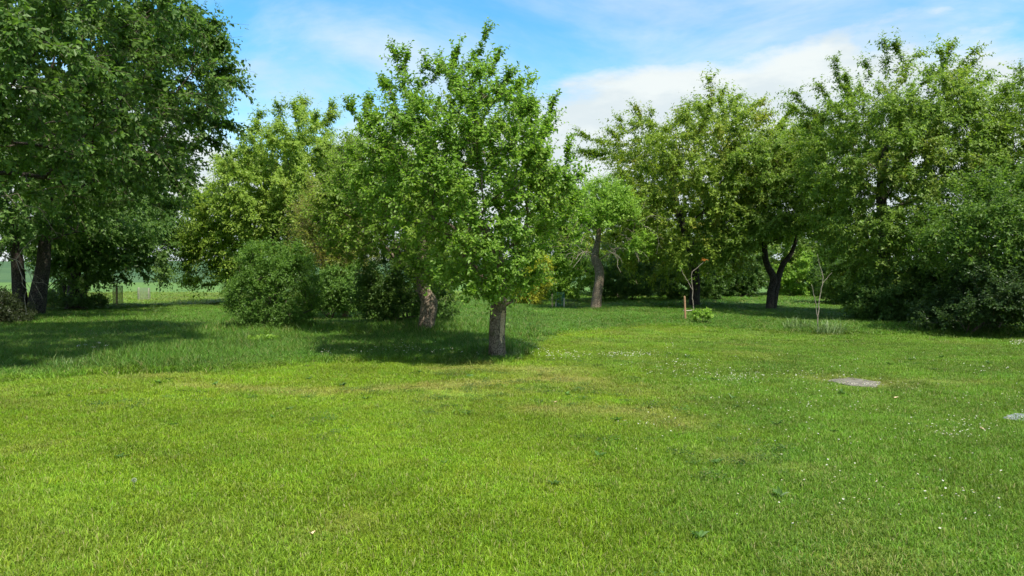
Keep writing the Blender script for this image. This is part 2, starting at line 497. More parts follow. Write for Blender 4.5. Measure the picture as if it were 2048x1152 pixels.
def blades(seed, n, size, h, w, lean, rg_shape='square', curl=1.0):
    """n grass blades in a patch of given size; unit: metres, height about h"""
    rg = np.random.default_rng(seed)
    b = np.zeros((n, 3))
    if rg_shape == 'square':
        b[:, :2] = (rg.random((n, 2)) - 0.5) * size
    else:
        a, q = rg.random(n) * 6.283, np.sqrt(rg.random(n)) * size / 2
        b[:, 0], b[:, 1] = np.cos(a) * q, np.sin(a) * q
    b[:, 2] = -0.01
    a = rg.random(n) * 2 * math.pi
    d = np.stack([np.cos(a), np.sin(a), 0 * a], -1)
    s = np.stack([-np.sin(a), np.cos(a), 0 * a], -1)
    hh = h * (0.45 + 0.75 * rg.random(n) ** 1.3)
    ln = lean * hh * (0.2 + rg.random(n))
    ww = w * (0.6 + 0.8 * rg.random(n))
    tw = norm(s + 0.6 * rg.standard_normal((n, 1)) * d)
    m = b + d * (ln * 0.35)[:, None] + np.array([0, 0, 1.0]) * (hh * 0.6)[:, None]
    t = b + d * (ln * curl)[:, None] + np.array([0, 0, 1.0]) * (hh * (1.0 - 0.25 * np.minimum(ln / hh, 1)))[:, None]
    V = np.stack([b - tw * ww[:, None] * .5, b + tw * ww[:, None] * .5, m + tw * ww[:, None] * .42, m - tw * ww[:, None] * .42, t], 1).reshape(-1, 3)
    k = np.arange(n) * 5
    Q = np.stack([k, k + 1, k + 2, k + 3], -1)
    T = np.stack([k + 3, k + 2, k + 4], -1)
    return V, Q, T
GM = tint_mat('grass_blade', 'INSTANCER', 0.38, 0.4)
lawn_p = [mesh_np('lawn_patch', *blades(100 + i, 290, 0.34, 0.044, 0.0046, 0.95), mat=GM) for i in range(6)]
long_p = [mesh_np('long_patch', *blades(200 + i, 200, 0.42, 0.19, 0.0075, 0.7), mat=GM) for i in range(6)]

def wedge(y0, y1, step, bl=-0.86, br=0.86, pad=0.6, seed=1):
    """jittered grid of points over the ground the camera can see, with a margin"""
    rg = np.random.default_rng(seed)
    ys = np.arange(y0, y1, step)
    P = []
    for y in ys:
        xs = np.arange(bl * y - pad, br * y + pad, step)
        P.append(np.stack([xs, np.full(len(xs), y)], -1))
    P = np.vstack(P)
    P += (rg.random(P.shape) - 0.5) * step * 1.1
    return P
TUFTS = [(*gp(a, b)[:2], r) for a, b, r in ((850, 668, 1.6), (800, 662, 1.5), (900, 668, 1.4), (985, 712, 0.5), (1015, 712, 0.4), (1193, 620, 1.2), (1120, 618, 1.5), (1650, 664, 1.0), (1800, 662, 2), (1900, 664, 2), (2000, 668, 2), (550, 668, 1.8), (300, 722, 1.5), (1400, 640, 1.0))]
SLABS = []   # (centre x, y, half w, half d, angle) keep the grass off the slabs
def grass_layer(name, y0, y1, step, scale, seed, label):
    P = wedge(y0, y1, step, seed=seed)
    x, y = P[:, 0], P[:, 1]
    rg = np.random.default_rng(seed + 5)
    keep = np.ones(len(P), bool)
    for (cx, cy, hw, hd, an) in SLABS:
        u = (x - cx) * math.cos(an) + (y - cy) * math.sin(an); v = -(x - cx) * math.sin(an) + (y - cy) * math.cos(an)
        keep &= ~((np.abs(u) < hw) & (np.abs(v) < hd))
    dr = dryness(x, y)
    keep &= rg.random(len(P)) > dr * 0.45
    x, y, dr = x[keep], y[keep], dr[keep]
    by = beyond(x, y)
    bearing = x / y
    long_ = by > 0
    hgt = 0.85 + 0.5 * fb(x, y, 0.7, 130)
    med = np.where(bearing > 0.02, 0.62, 1.0) * np.where((y > 26) & (bearing < -0.25), 0.6, 1.0)
    ramp = 0.45 + 0.55 * np.clip(by / 2.5, 0, 1)
    near_trunk = 0
    for (tx, ty, ra) in TUFTS: near_trunk = np.maximum(near_trunk, np.exp(-((x - tx) ** 2 + (y - ty) ** 2) / ra ** 2))
    sz = np.where(long_, (1 + 0.8 * near_trunk) * hgt * med * ramp * (0.8 + 0.5 * vn(x, y, 0.5, 133)), hgt * (1 - 0.45 * dr) * np.where(by > -1.2, 1.15, 1.0))
    N = len(x)
    rot = np.stack([rg.normal(0, .06, N), rg.normal(0, .06, N), rg.random(N) * 6.283], -1)
    sx = scale * (0.9 + 0.3 * rg.random(N))
    scl = np.stack([sx, sx, sz], -1)
    idx = rg.integers(0, 6, N) + np.where(long_, 6, 0)
    tn = tint(x, y) * (0.80 + 0.40 * rg.random(N))[:, None] * (1 + rg.normal(0, .06, (N, 3)))
    o = scatter(name, np.stack([x, y, gz(x, y)], -1), rot, scl, idx, lawn_p + long_p, tn)
    tag(o, label, 'grass', kind='stuff')

def rosette(seed, m, R_, wide):
    rg = np.random.default_rng(seed); mb = MB()
    a = rg.random(m) * 6.283; tl = rg.uniform(0.25, 0.7, m)
    d = np.stack([np.cos(a) * np.cos(tl), np.sin(a) * np.cos(tl), np.sin(tl)], -1)
    leaves_np(mb, np.zeros((m, 3)) + np.array([0, 0, .012]), d, np.repeat([[0, 0, 1.]], m, 0), R_ * rg.uniform(.6, 1.1, m), R_ * wide * rg.uniform(.7, 1.1, m), True)
    return mb
def clover(seed):
    rg = np.random.default_rng(seed); mb = MB(); m = 46
    c = np.c_[rg.normal(0, .07, (m, 2)), rg.uniform(.022, .05, m)]
    for k in range(3):
        a = rg.random(m) * 6.28 + k * 2.09
        d = np.stack([np.cos(a), np.sin(a), rg.normal(0.05, .2, m)], -1)
        leaves_np(mb, c, norm(d), norm(np.c_[rg.normal(0, .25, (m, 2)), np.ones(m)]), np.full(m, .015), np.full(m, .014), False)
    return mb
# the two slabs let into the lawn
s1, s2 = gp(1709, 762), gp(2052, 836)
SLABS += [(s1[0], s1[1], 0.24, 0.34, -0.16), (s2[0], s2[1], 0.27, 0.12, 0.05)]
grass_layer('lawn_grass', 2.6, 9.0, 0.125, 1.0, 11, 'mown yellow-green lawn grass filling the foreground')
grass_layer('middle_grass', 9.0, 17.0, 0.19, 1.15, 12, 'grass of the middle ground around the two apple trunks')
grass_layer('meadow_grass', 17.0, 34.0, 0.33, 1.7, 13, 'longer meadow grass between the orchard trees')
grass_layer('back_meadow_grass', 34.0, 56.0, 0.75, 3.2, 14, 'sunlit far meadow grass before the crop field')

# ------------------------------------------------------------------ trees and shrubs
def leaves_np(mb, base, d, nrm, L, W, near):
    nrm = norm(nrm - d * np.sum(nrm * d, -1, keepdims=True))
    s = np.cross(d, nrm)
    L = L[:, None]; W = W[:, None]
    n = len(base); k = np.arange(n)
    if near:
        up = nrm * W * 0.18
        tip = base + d * L - nrm * L * 0.12
        a = base + d * L * 0.30 + s * W * 0.46 + up; b = base + d * L * 0.68 + s * W * 0.42 + up * .6
        a2 = base + d * L * 0.30 - s * W * 0.46 + up; b2 = base + d * L * 0.68 - s * W * 0.42 + up * .6
        V = np.stack([base, a, b, tip, b2, a2], 1).reshape(-1, 3)
        k = k * 6
        mb.add(V, np.concatenate([np.stack([k, k + 1, k + 2, k + 3], -1), np.stack([k, k + 3, k + 4, k + 5], -1)]))
    elif near is None:
        V = np.stack([base + s * W * .5 + d * L * .12, base + d * L, base - s * W * .5 + d * L * .12 + nrm * W * .25], 1).reshape(-1, 3)
        k = k * 3
        mb.add(V, None, np.stack([k, k + 1, k + 2], -1))
    else:
        up = nrm * W * 0.2
        V = np.stack([base, base + d * L * .48 + s * W * .5 + up, base + d * L - nrm * L * .1, base + d * L * .48 - s * W * .5 + up], 1).reshape(-1, 3)
        k = k * 4
        mb.add(V, None, np.concatenate([np.stack([k, k + 1, k + 2], -1), np.stack([k, k + 2, k + 3], -1)]))

def sticks_np(mb, a, b, r0, r1):
    """many thin three-sided twigs at once"""
    t = norm(b - a)
    ref = np.where(np.abs(t[:, 2:3]) < 0.9, np.array([[0, 0, 1.0]]), np.array([[1.0, 0, 0]]))
    u = norm(np.cross(t, ref)); w = np.cross(t, u)
    ring = []
    for q in range(3):
        th = q * 2.0944
        ring.append((math.cos(th) * u + math.sin(th) * w))
    V = np.stack([a + ring[q] * r0 for q in range(3)] + [b + ring[q] * r1 for q in range(3)], 1).reshape(-1, 3)
    k = np.arange(len(a)) * 6
    Q = np.concatenate([np.stack([k + q, k + (q + 1) % 3, k + 3 + (q + 1) % 3, k + 3 + q], -1) for q in range(3)])
    mb.add(V, Q)

def resample(P, r, step):
    P = np.asarray(P, float); r = np.asarray(r, float)
    if len(P) > 2:      # Catmull-Rom
        out_, rr = [], []
        Pe = np.vstack([2 * P[0] - P[1], P, 2 * P[-1] - P[-2]])
        for i in range(len(P) - 1):
            m = max(2, int(np.linalg.norm(P[i + 1] - P[i]) / step))
            for t in np.linspace(0, 1, m, endpoint=False):
                p0, p1, p2, p3 = Pe[i:i + 4]
                out_.append(0.5 * (2 * p1 + (p2 - p0) * t + (2 * p0 - 5 * p1 + 4 * p2 - p3) * t * t + (3 * p1 - p0 - 3 * p2 + p3) * t ** 3))
                rr.append(r[i] + (r[i + 1] - r[i]) * t)
        out_.append(P[-1]); rr.append(r[-1])
        return np.array(out_), np.array(rr)
    m = max(2, int(np.linalg.norm(P[1] - P[0]) / step))
    t = np.linspace(0, 1, m + 1)[:, None]
    return P[0] + (P[1] - P[0]) * t, r[0] + (r[1] - r[0]) * t[:, 0]

def trunk_mesh(P, r, sides, seed, scar=None, flare=0.35, lump=0.045):
    """one continuous uneven trunk; scar=(a0,a1,h0,h1) leaves out a strip of bark, returned as a second mesh"""
    rg = np.random.default_rng(seed)
    P, r = resample(P, r, 0.05 if sides > 14 else 0.15)
    n = len(P); h = P[:, 2] - P[0, 2]
    th = np.arange(sides) * 2 * math.pi / sides
    ph = rg.random(8) * 6.28
    g = np.zeros((n, sides))
    for q in range(1, 6):
        g += np.sin(q * th[None] + ph[q] + h[:, None] * rg.normal(0, 1.3)) / q ** 0.6
    g = g / 2.2 * lump + rg.standard_normal((n, sides)) * lump * 0.28
    fl = flare * np.exp(-h / 0.16)
    g += fl[:, None] * (1 + 0.5 * np.sin(4 * th + ph[6])[None])
    rr = r[:, None] * (1 + g)
    t = norm(np.gradient(P, axis=0))
    u = norm(np.cross(np.array([0, 1.0, 0])[None], t)); w = np.cross(t, u)   # u ~ +x, w ~ -y.. consistent frame
    inscar = np.zeros((n, sides), bool)
    if scar:
        a0, a1, h0, h1 = scar
        mid = (a0 + a1) / 2; half = (a1 - a0) / 2
        wob = 0.25 * np.sin(h * 9 + 1) + 0.15 * np.sin(h * 23)
        da = np.abs((th[None] - mid - wob[:, None] * .5 + math.pi) % (2 * math.pi) - math.pi)
        taper = np.clip(np.minimum((h - h0) / 0.25, (h1 - h) / 0.15), 0, 1)
        inscar = da < half * taper[:, None]
        rr = np.where(inscar, rr * 0.90, rr)
    V = (P[:, None] + rr[..., None] * (np.cos(th)[None, :, None] * u[:, None] + np.sin(th)[None, :, None] * w[:, None])).reshape(-1, 3)
    i, j = np.meshgrid(np.arange(n - 1), np.arange(sides), indexing='ij')
    j2 = (j + 1) % sides
    Q = np.stack([i * sides + j, i * sides + j2, (i + 1) * sides + j2, (i + 1) * sides + j], -1)
    isq = inscar[:-1] & inscar[1:] & inscar[i, j2]
    V2 = np.vstack([V, P[-1:] + t[-1] * r[-1] * 0.3])
    T = [((n - 1) * sides + q, (n - 1) * sides + (q + 1) % sides, n * sides) for q in range(sides)]
    return V2, Q[~isq], T, (V, Q[isq])

STATS = {}
def plant(name, label, cat, root, D, lobes, trunk=None, trunks=None, spires=(), n=400, leaves=20000, leaf=(0.08, 0.045),
          style='apple', lm='apple', bark='dark', near=False, depth=None, group=None, seed=1, slen=0.42, lps=11, sides=10,
          scar=None, branch_from=0.55, twig_mat='twig', twigs=True, r0=0.0042, base_z=None, flare=0.35, spire=0.78, leaf_gain=1.0):
    rg = np.random.default_rng(seed)
    if D > 22: near = None; n = int(n * 1.7); leaves = int(leaves * 2.2); leaf = (leaf[0] * 1.08, leaf[1] * 1.22)
    elif D > 12: n = int(n * 1.6); leaves = int(leaves * 1.35); leaf = (leaf[0] * 1.2, leaf[1] * 1.28)
    else: n = int(n * 1.5); leaves = int(leaves * 1.25); leaf = (leaf[0] * 1.15, leaf[1] * 1.15)
    rp_ = gp(*root)
    if base_z is not None: rp_[2] = base_z
    rp_[0] = at(root[0], root[1], D)[0]; rp_[1] = D
    rp_[2] = float(gz(rp_[0], D))
    th = thing(name, label, cat, rp_, group)
    S = D / F
    # trunks
    tl = trunks if trunks else ([trunk] if trunk else [])
    nodes, par, rad_fix, plen = [], [], {}, []
    dirs = []
    tmb = []
    for ti, tr in enumerate(tl):
        P = []
        for q in tr:
            w = at(q[0], q[1], D); P.append(w)
        P = np.array(P); P[:, 1] += (q_ := 0.0)
        P[0, 2] = min(P[0, 2], rp_[2]) - 0.08
        if len(tl) > 1: P[:, 1] += (ti - (len(tl) - 1) / 2) * 0.25 * np.linspace(0.2, 1, len(P))
        r = np.array([q[2] for q in tr]) * S
        V, Q, T, sc = trunk_mesh(P, r, sides, seed * 13 + ti, scar if ti == 0 else None, flare)
        tmb.append((V, Q, T, sc))
        PP, rr = resample(P, r, 0.25)
        hh = np.linspace(0, 1, len(PP))
        prev = -1
        for k in range(len(PP)):
            if hh[k] < branch_from: continue
            nodes.append(PP[k]); par.append(prev); plen.append(np.linalg.norm(PP[k] - PP[0])); rad_fix[len(nodes) - 1] = rr[k]
            prev = len(nodes) - 1
    if not tl:
        for q in range(5):
            a = rg.random() * 6.28
            nodes.append(rp_ + np.array([math.cos(a) * .12, math.sin(a) * .12, 0.02])); par.append(-1); plen.append(0); rad_fix[q] = 0.03
    n_tr = len(nodes)
    # crown volume
    L = np.array([[*at(l[0], l[1], D)[[0, 2]], l[2] * S, l[3] * S] for l in lobes])
    area = L[:, 2] * L[:, 3]
    x0, x1 = (L[:, 0] - L[:, 2]).min(), (L[:, 0] + L[:, 2]).max()
    z0, z1 = (L[:, 1] - L[:, 3]).min(), (L[:, 1] + L[:, 3]).max()
    cx, hw, cz, hz = (x0 + x1) / 2, (x1 - x0) / 2, (z0 + z1) / 2, (z1 - z0) / 2
    dR = depth if depth else hw * 0.9
    pts = []
    while len(pts) < n:
        m = n * 4
        li = rg.choice(len(L), m, p=area / area.sum())
        a = rg.random(m) * 6.283; q = np.sqrt(rg.random(m))
        x = L[li, 0] + L[li, 2] * q * np.cos(a); z = L[li, 1] + L[li, 3] * q * np.sin(a)
        thick = dR * np.sqrt(np.clip(1 - 0.85 * ((x - cx) / hw) ** 2 - 0.6 * ((z - cz) / hz) ** 2, 0.06, 1))
        ok = rg.random(m) < thick / dR
        s = np.sign(rg.random(m) - 0.5) * rg.random(m) ** 0.62
        y = D + thick * s
        ok &= (z > 0.12) & (y > 3.5)
        yy = np.maximum(y, 3.5)                                # keep the far side of a crown no wider than its near side
        xs_, zs_ = cx + (x - cx) * 1.0, z
        pxx = x / yy * D; pzz = CAM_H + (z - CAM_H) / yy * D
        ins = (((pxx[:, None] - L[None, :, 0]) / (L[None, :, 2] * 1.04)) ** 2 + ((pzz[:, None] - L[None, :, 1]) / (L[None, :, 3] * 1.04)) ** 2 < 1).any(1)
        ok &= ins
        pts += list(np.stack([x, y, z], -1)[ok])
    pts = np.array(pts[:n])
    top = np.array(nodes[n_tr - 1]) if tl else rp_
    pts = pts[np.argsort(np.linalg.norm(pts - top, axis=1))]
    NA = np.zeros((n * 14 + 4000, 3)); PL = np.zeros(len(NA))
    NA[:n_tr] = nodes; PL[:n_tr] = plen
    cnt = n_tr
    par = list(par)
    step = max(0.22, hw * 0.07)
    def attach(p, force=None):
        nonlocal cnt
        if force is None:
            dd = np.linalg.norm(NA[:cnt] - p, axis=1)
            low = np.clip(NA[:cnt, 2] - p[2], 0, None)
            j = int(np.argmin(dd + 0.28 * PL[:cnt] + 0.5 * low))
        else: j = force
        a = NA[j].copy(); d = np.linalg.norm(p - a)
        m = max(1, int(d / step))
        bul = np.array([0, 0, 1.0]) * d * (0.10 if style != 'cherry' else 0.05) + rg.normal(0, 0.05, 3) * d
        for q in range(1, m + 1):
            t = q / m
            NA[cnt] = a + (p - a) * t + bul * 4 * t * (1 - t) * 0.5 + (rg.normal(0, 0.02, 3) * step if q < m else 0)
            PL[cnt] = PL[j] + d / m
            par.append(j if q == 1 else cnt - 1)
            if q == 1: pass
            cnt += 1
        return cnt - 1
    for p in pts: attach(p)
    spire_nodes = []
    for s_ in spires:
        dz = rg.normal(0, 0.3)
        A = at(*s_[0], D) + np.array([0, dz, 0]); B = at(*s_[1], D) + np.array([0, dz, 0])
        B = A + (B - A) * spire
        j = attach(A)
        m = max(3, int(np.linalg.norm(B - A) / 0.18))
        side = rg.normal(0, 0.06, 3)
        for q in range(1, m + 1):
            t = q / m
            NA[cnt] = A + (B - A) * t + side * math.sin(3.14 * t); PL[cnt] = PL[j] + 0.18
            par.append(j); j = cnt; spire_nodes.append((cnt, t)); cnt += 1
    N = NA[:cnt]; par = np.array(par)
    w = np.ones(cnt)
    ch = np.zeros(cnt, int)
    for k in range(cnt): 
        if par[k] >= 0: ch[par[k]] += 1
    tips = (ch == 0)
    acc = tips.astype(float)
    for k in range(cnt - 1, -1, -1):
        if par[k] >= 0: acc[par[k]] += acc[k]
    rad = r0 * np.maximum(acc, 1) ** 0.45
    for k, v in rad_fix.items(): rad[k] = v
    if tl:
        cap_ = 0.62 * min(rad_fix.values()) if len(rad_fix) else 1
        rad[n_tr:] = np.minimum(rad[n_tr:], max(cap_, 0.02))
    # chains -> limbs
    kids = [[] for _ in range(cnt)]
    for k in range(n_tr, cnt): kids[par[k]].append(k)
    limb_of = np.full(cnt, -1)
    chains = []
    heads = [k for k in range(n_tr, cnt) if par[k] < n_tr]
    for h in heads: limb_of[h] = h
    for k in range(n_tr, cnt):
        if limb_of[k] < 0: limb_of[k] = limb_of[par[k]]
    stack = list(heads)
    while stack:
        h = stack.pop()
        c = [par[h], h] if par[h] >= 0 else [h]
        k = h
        while kids[k]:
            ks = sorted(kids[k], key=lambda q: -acc[q])
            stack += ks[1:]
            k = ks[0]; c.append(k)
        chains.append(c)
    base = np.array(rp_)
    mbs = {}
    fine = MB()
    for c in chains:
        P = N[c]; rr = rad[c].copy()
        rr[0] = rr[1] * 1.1
        rr[-1] *= 0.6
        big = acc[limb_of[c[-1]]] > cnt * 0.04 and rr[0] > 0.010
        mb = mbs.setdefault(limb_of[c[-1]], MB()) if big else fine
        mb.tube(P - base, rr, 8 if rr[0] > 0.05 else (5 if rr[0] > 0.015 else 3), cap=False)
    bm_ = BK[bark]
    for ti, (V, Q, T, sc) in enumerate(tmb):
        me = mesh_np('trunk', V - base, Q, T, True, bm_)
        tr_o = link('trunk', me, th)
        if len(sc[1]):
            used, inv = np.unique(sc[1].ravel(), return_inverse=True)
            e = link('bare_wood', mesh_np('bare_wood', sc[0][used] - base, inv.reshape(-1, 4), None, True, BK['raw']), tr_o)
            e['label'] = 'strip of pale bare wood where the bark is gone'
    for h, mb in mbs.items():
        link('limb', mb.mesh('limb', bm_, True), th)
    # shoots and leaves
    nS = max(1, int(leaves / lps))
    cand = np.where((np.arange(cnt) >= n_tr) & (rad < max(0.02, r0 * 4.5)))[0]
    wt = np.where(ch[cand] == 0, 3.0, 1.0)
    sidx = rg.choice(cand, nS, p=wt / wt.sum())
    if spire_nodes:
        ex = np.concatenate([[q[0]] * (int(rg.integers(1, 4)) + (near is None)) for q in spire_nodes])
        ext = np.concatenate([[q[1]] * 1 for q in spire_nodes]); sidx[:len(ex)] = ex[:nS]
    pj = par[sidx]; f = rg.random((nS, 1))
    p0 = N[sidx] * (1 - f * .8) + np.where((pj >= 0)[:, None], N[pj], N[sidx]) * f * .8
    cc = np.array([cx, D, cz - 0.3 * hz])
    outw = norm((p0 - cc) * np.array([1, 1, 0.7]))
    seg = norm(N[sidx] - np.where((pj >= 0)[:, None], N[pj], N[sidx] - 1e-3))
    rn = rg.standard_normal((nS, 3))
    Zv = np.array([0, 0, 1.0])
    if style == 'apple':
        sdv = norm(outw * 0.45 + seg * 0.5 + Zv * 0.55 + rn * 0.45); droop = 0.25
    elif style == 'cherry':
        sdv = norm(outw * np.array([1, 1, .3]) * 0.8 + seg * 0.6 + Zv * 0.10 + rn * 0.40); droop = 0.5
    elif style == 'hang':
        sdv = norm(outw * np.array([1, 1, .2]) * 0.7 + seg * 0.5 - Zv * 0.12 + rn * 0.5); droop = 0.55
    else:
        sdv = norm(outw * 0.6 + Zv * 0.45 + rn * 0.55); droop = 0.1
    sl = slen * (0.4 + 0.8 * rg.random(nS) + 0.9 * rg.random(nS) ** 8)
    if spire_nodes:
        m_ = min(len(ex), nS); sl[:m_] *= rg.uniform(0.3, 0.95, m_)
    t = (np.arange(lps) + 0.5) / lps
    T_ = np.clip(t[None] + rg.normal(0, 0.04, (nS, lps)), 0.05, 1.02)
    pos = p0[:, None] + sdv[:, None] * (sl[:, None] * T_)[..., None]
    pos[..., 2] -= (sl[:, None] * T_ ** 2) * (0.10 if style == 'apple' else 0.22 if style in ('cherry', 'hang') else 0.05)
    ref = np.where(np.abs(sdv[:, 2:3]) < .9, Zv[None], np.array([[1., 0, 0]]))
    u = norm(np.cross(sdv, ref)); v = np.cross(sdv, u)
    ang = (np.arange(lps) * 2.4)[None] + rg.random((nS, 1)) * 6.28 + rg.normal(0, .4, (nS, lps))
    rdl = np.cos(ang)[..., None] * u[:, None] + np.sin(ang)[..., None] * v[:, None]
    ld = norm(sdv[:, None] * 0.55 + rdl * 0.85 - Zv * droop + rg.normal(0, .22, (nS, lps, 3)))
    ln_ = norm(Zv + 0.55 * outw[:, None] + rg.normal(0, 0.55, (nS, lps, 3)))
    ll = leaf[0] * (0.75 + 0.5 * rg.random((nS, 1))) * (0.5 + 0.65 * rg.random((nS, lps))) * (1.0 - 0.25 * T_ ** 3)
    M = nS * lps
    lf = MB()
    pos = pos.reshape(-1, 3); okm = pos[:, 2] > 0.03
    leaves_np(lf, (pos - base)[okm], ld.reshape(-1, 3)[okm], ln_.reshape(-1, 3)[okm], ll.ravel()[okm], (ll.ravel() * leaf[1] / leaf[0])[okm], near)
    cr = link('crown', lf.mesh('crown', LM[lm]), th); cr['kind'] = 'stuff'
    if twigs:
        e = p0 + sdv * sl[:, None]; e[:, 2] -= sl * 0.1
        sticks_np(fine, p0 - base, e - base, 0.0032, 0.0016)
    if fine.V:
        fo = link('twigs', fine.mesh('twigs', BK[twig_mat]), th); fo['kind'] = 'stuff'
    STATS[label] = (cnt, M)
    return th

weeds = [rosette(300 + i, 9, 0.085, 0.34).mesh('rosette', GM) for i in range(3)] + [clover(310 + i).mesh('clover', GM) for i in range(3)]
P = wedge(3.2, 14, 0.28, seed=91)
rg = np.random.default_rng(92)
x, y = P[:, 0], P[:, 1]
pt = fb(x, y, 0.55, 150)
k = (beyond(x, y) < -0.3) & (rg.random(len(P)) < 0.035 + 0.5 * np.clip((pt - 0.6) / 0.12, 0, 1))
x, y, pt = x[k], y[k], pt[k]; N = len(x)
ci_ = np.where((pt > 0.6) & (rg.random(N) < .9), 3, 0) + rg.integers(0, 3, N)
sc_ = rg.uniform(.6, 1.2, N)
wo = scatter('lawn_weeds', np.c_[x, y, gz(x, y) + 0.004], np.c_[rg.normal(0, .1, (N, 2)), rg.random(N) * 6.28], np.c_[sc_, sc_, sc_ * rg.uniform(.7, 1.1, N)], ci_, weeds,
             np.array([0.075, 0.150, 0.030]) * rg.uniform(.75, 1.3, (N, 1)))
tag(wo, 'clover and flat broad-leaved weeds growing in the mown lawn', 'weeds', kind='stuff')

# --- central apple tree
ca = plant('apple_tree', 'nearest apple tree, thick straight trunk with a peeled strip, middle of the picture', 'tree', (995, 720), 13.5,
      [(800, 255, 65, 95), (900, 245, 90, 100), (985, 235, 75, 100), (1060, 305, 50, 90), (1080, 395, 70, 70), (960, 400, 165, 105),
       (830, 390, 115, 105), (1000, 520, 85, 70), (1120, 440, 50, 65), (930, 540, 75, 45), (760, 340, 55, 80), (1005, 575, 45, 28), (1035, 550, 40, 40), (970, 565, 40, 28)],
      trunk=[(995, 722, 16), (994, 670, 15.5), (996, 625, 16), (999, 570, 14), (990, 500, 11), (960, 440, 8)],
      spires=[((800, 150), (778, 75)), ((830, 175), (808, 85)), ((840, 190), (868, 125)), ((905, 160), (915, 88)), ((930, 170), (938, 100)),
              ((955, 170), (980, 66)), ((975, 150), (998, 92)), ((1050, 220), (1062, 142)), ((1030, 240), (1032, 175)), ((730, 265), (686, 192)),
              ((745, 260), (730, 180)), ((1090, 260), (1105, 205)), ((1120, 350), (1134, 290)), ((1140, 390), (1165, 345)), ((860, 170), (885, 112)), ((780, 200), (765, 155))],
      n=620, leaves=58000, leaf=(0.068, 0.039), near=True, bark='apple', sides=40, scar=(-1.25, -0.2, 0.35, 1.08), seed=3, slen=0.34, lps=12, branch_from=0.5,
      depth=2.1)
# --- second apple tree, leaning
la = plant('apple_tree', 'leaning apple tree with a hollow in its crooked pale trunk, behind the central one', 'tree', (850, 672), 18.4,
      [(700, 430, 75, 70), (780, 400, 110, 90), (860, 480, 90, 70), (740, 330, 65, 60), (715, 495, 45, 25), (900, 555, 60, 30), (860, 545, 40, 35), (700, 370, 50, 60)],
      trunk=[(848, 674, 15), (855, 635, 16), (858, 605, 17), (850, 585, 13), (843, 550, 12), (846, 500, 10), (830, 440, 7)],
      spires=[((700, 340), (672, 300)), ((680, 400), (640, 350))],
      n=420, leaves=34000, leaf=(0.08, 0.046), lm='apple2', bark='pale', sides=32, seed=5, slen=0.42, branch_from=0.55, depth=2.4, flare=0.15)

def knot(parent, px, py, D, off, rx, rz, rim, name, label, seed, inner):
    """callused rim of bark round a hole or old cut on the trunk's near side"""
    rg = np.random.default_rng(seed)
    c = at(px, py, D) + np.array([0, -off, 0]) - np.array(parent.location)
    a = np.linspace(0, 2 * math.pi, 25)
    P = np.stack([c[0] + rx * np.cos(a) * (1 + .1 * np.sin(3 * a)), c[1] + 0.03 * np.cos(a) ** 2, c[2] + rz * np.sin(a) * (1 + .08 * np.cos(2 * a))], -1)
    mb = MB(); mb.tube(P, rim * (1 + .25 * np.sin(2 * a + 1)), 8, False, 0.08, rg)
    o_ = link(name, mb.mesh(name, BK['pale'], True), parent); o_['label'] = label
    V = [[c[0], c[1] + 0.035, c[2]]] + [[p[0], p[1] + 0.012, p[2]] for p in P[:-1]]
    link('hole', mesh_np('hole', np.array(V), None, [(0, 1 + q, 1 + (q + 1) % 24) for q in range(24)], True, BK[inner]), o_)
knot(la, 858, 617, 18.4, 0.195, 0.055, 0.105, 0.026, 'hollow', 'dark hollow with a thick bark rim', 1, 'dark')
knot(ca, 985, 640, 13.5, 0.145, 0.032, 0.04, 0.013, 'pruning_scar', 'old round pruning scar', 2, 'apple')
def stub(parent, a, b, D, r, off):
    A = at(*a, D) + np.array([0, -off, 0]) - np.array(parent.location); B = at(*b, D) + np.array([0, -off * 1.6, 0]) - np.array(parent.location)
    P, rr = resample(np.array([A, (A + B) / 2 + np.array([0, 0, -.02]), B]), [r * 1.4, r, r * .85], 0.04)
    mb = MB(); mb.tube(P, rr, 10, True, 0.04)
    link('branch_stub', mb.mesh('branch_stub', BK['apple'], True), parent)
stub(ca, (1006, 612), (1034, 592), 13.5, 0.03, 0.06)
stub(la, (846, 590), (832, 578), 18.4, 0.035, 0.1)
# --- big tree reaching in from the left edge
bt = plant('broadleaf_tree', 'large dark tree overhanging from the left edge, filling the upper left corner', 'tree', (-190, 725), 13.4,
      [(100, 60, 260, 130), (300, 60, 120, 100), (200, 210, 200, 110), (360, 180, 90, 70), (400, 100, 45, 60), (60, 290, 170, 110), (300, 300, 85, 80), (140, 360, 130, 60),
       (335, 370, 40, 60), (-150, 100, 260, 220), (-80, -120, 330, 150), (190, -90, 200, 120), (-250, 300, 150, 100), (340, -40, 80, 60)],
      trunk=[(-190, 728, 26), (-185, 650, 23), (-170, 500, 20), (-150, 350, 17), (-110, 200, 13), (-60, 60, 9)],
      spires=[((430, 165), (492, 172)), ((410, 240), (458, 248)), ((380, 60), (425, 30)), ((400, 90), (440, 75)), ((390, 130), (445, 120)), ((370, 280), (425, 275)), ((350, 330), (372, 390))],
      n=900, leaves=100000, leaf=(0.092, 0.058), style='hang', lm='big', near=False, bark='dark', sides=20, seed=8, slen=0.42, lps=11, depth=5.4, branch_from=0.45)
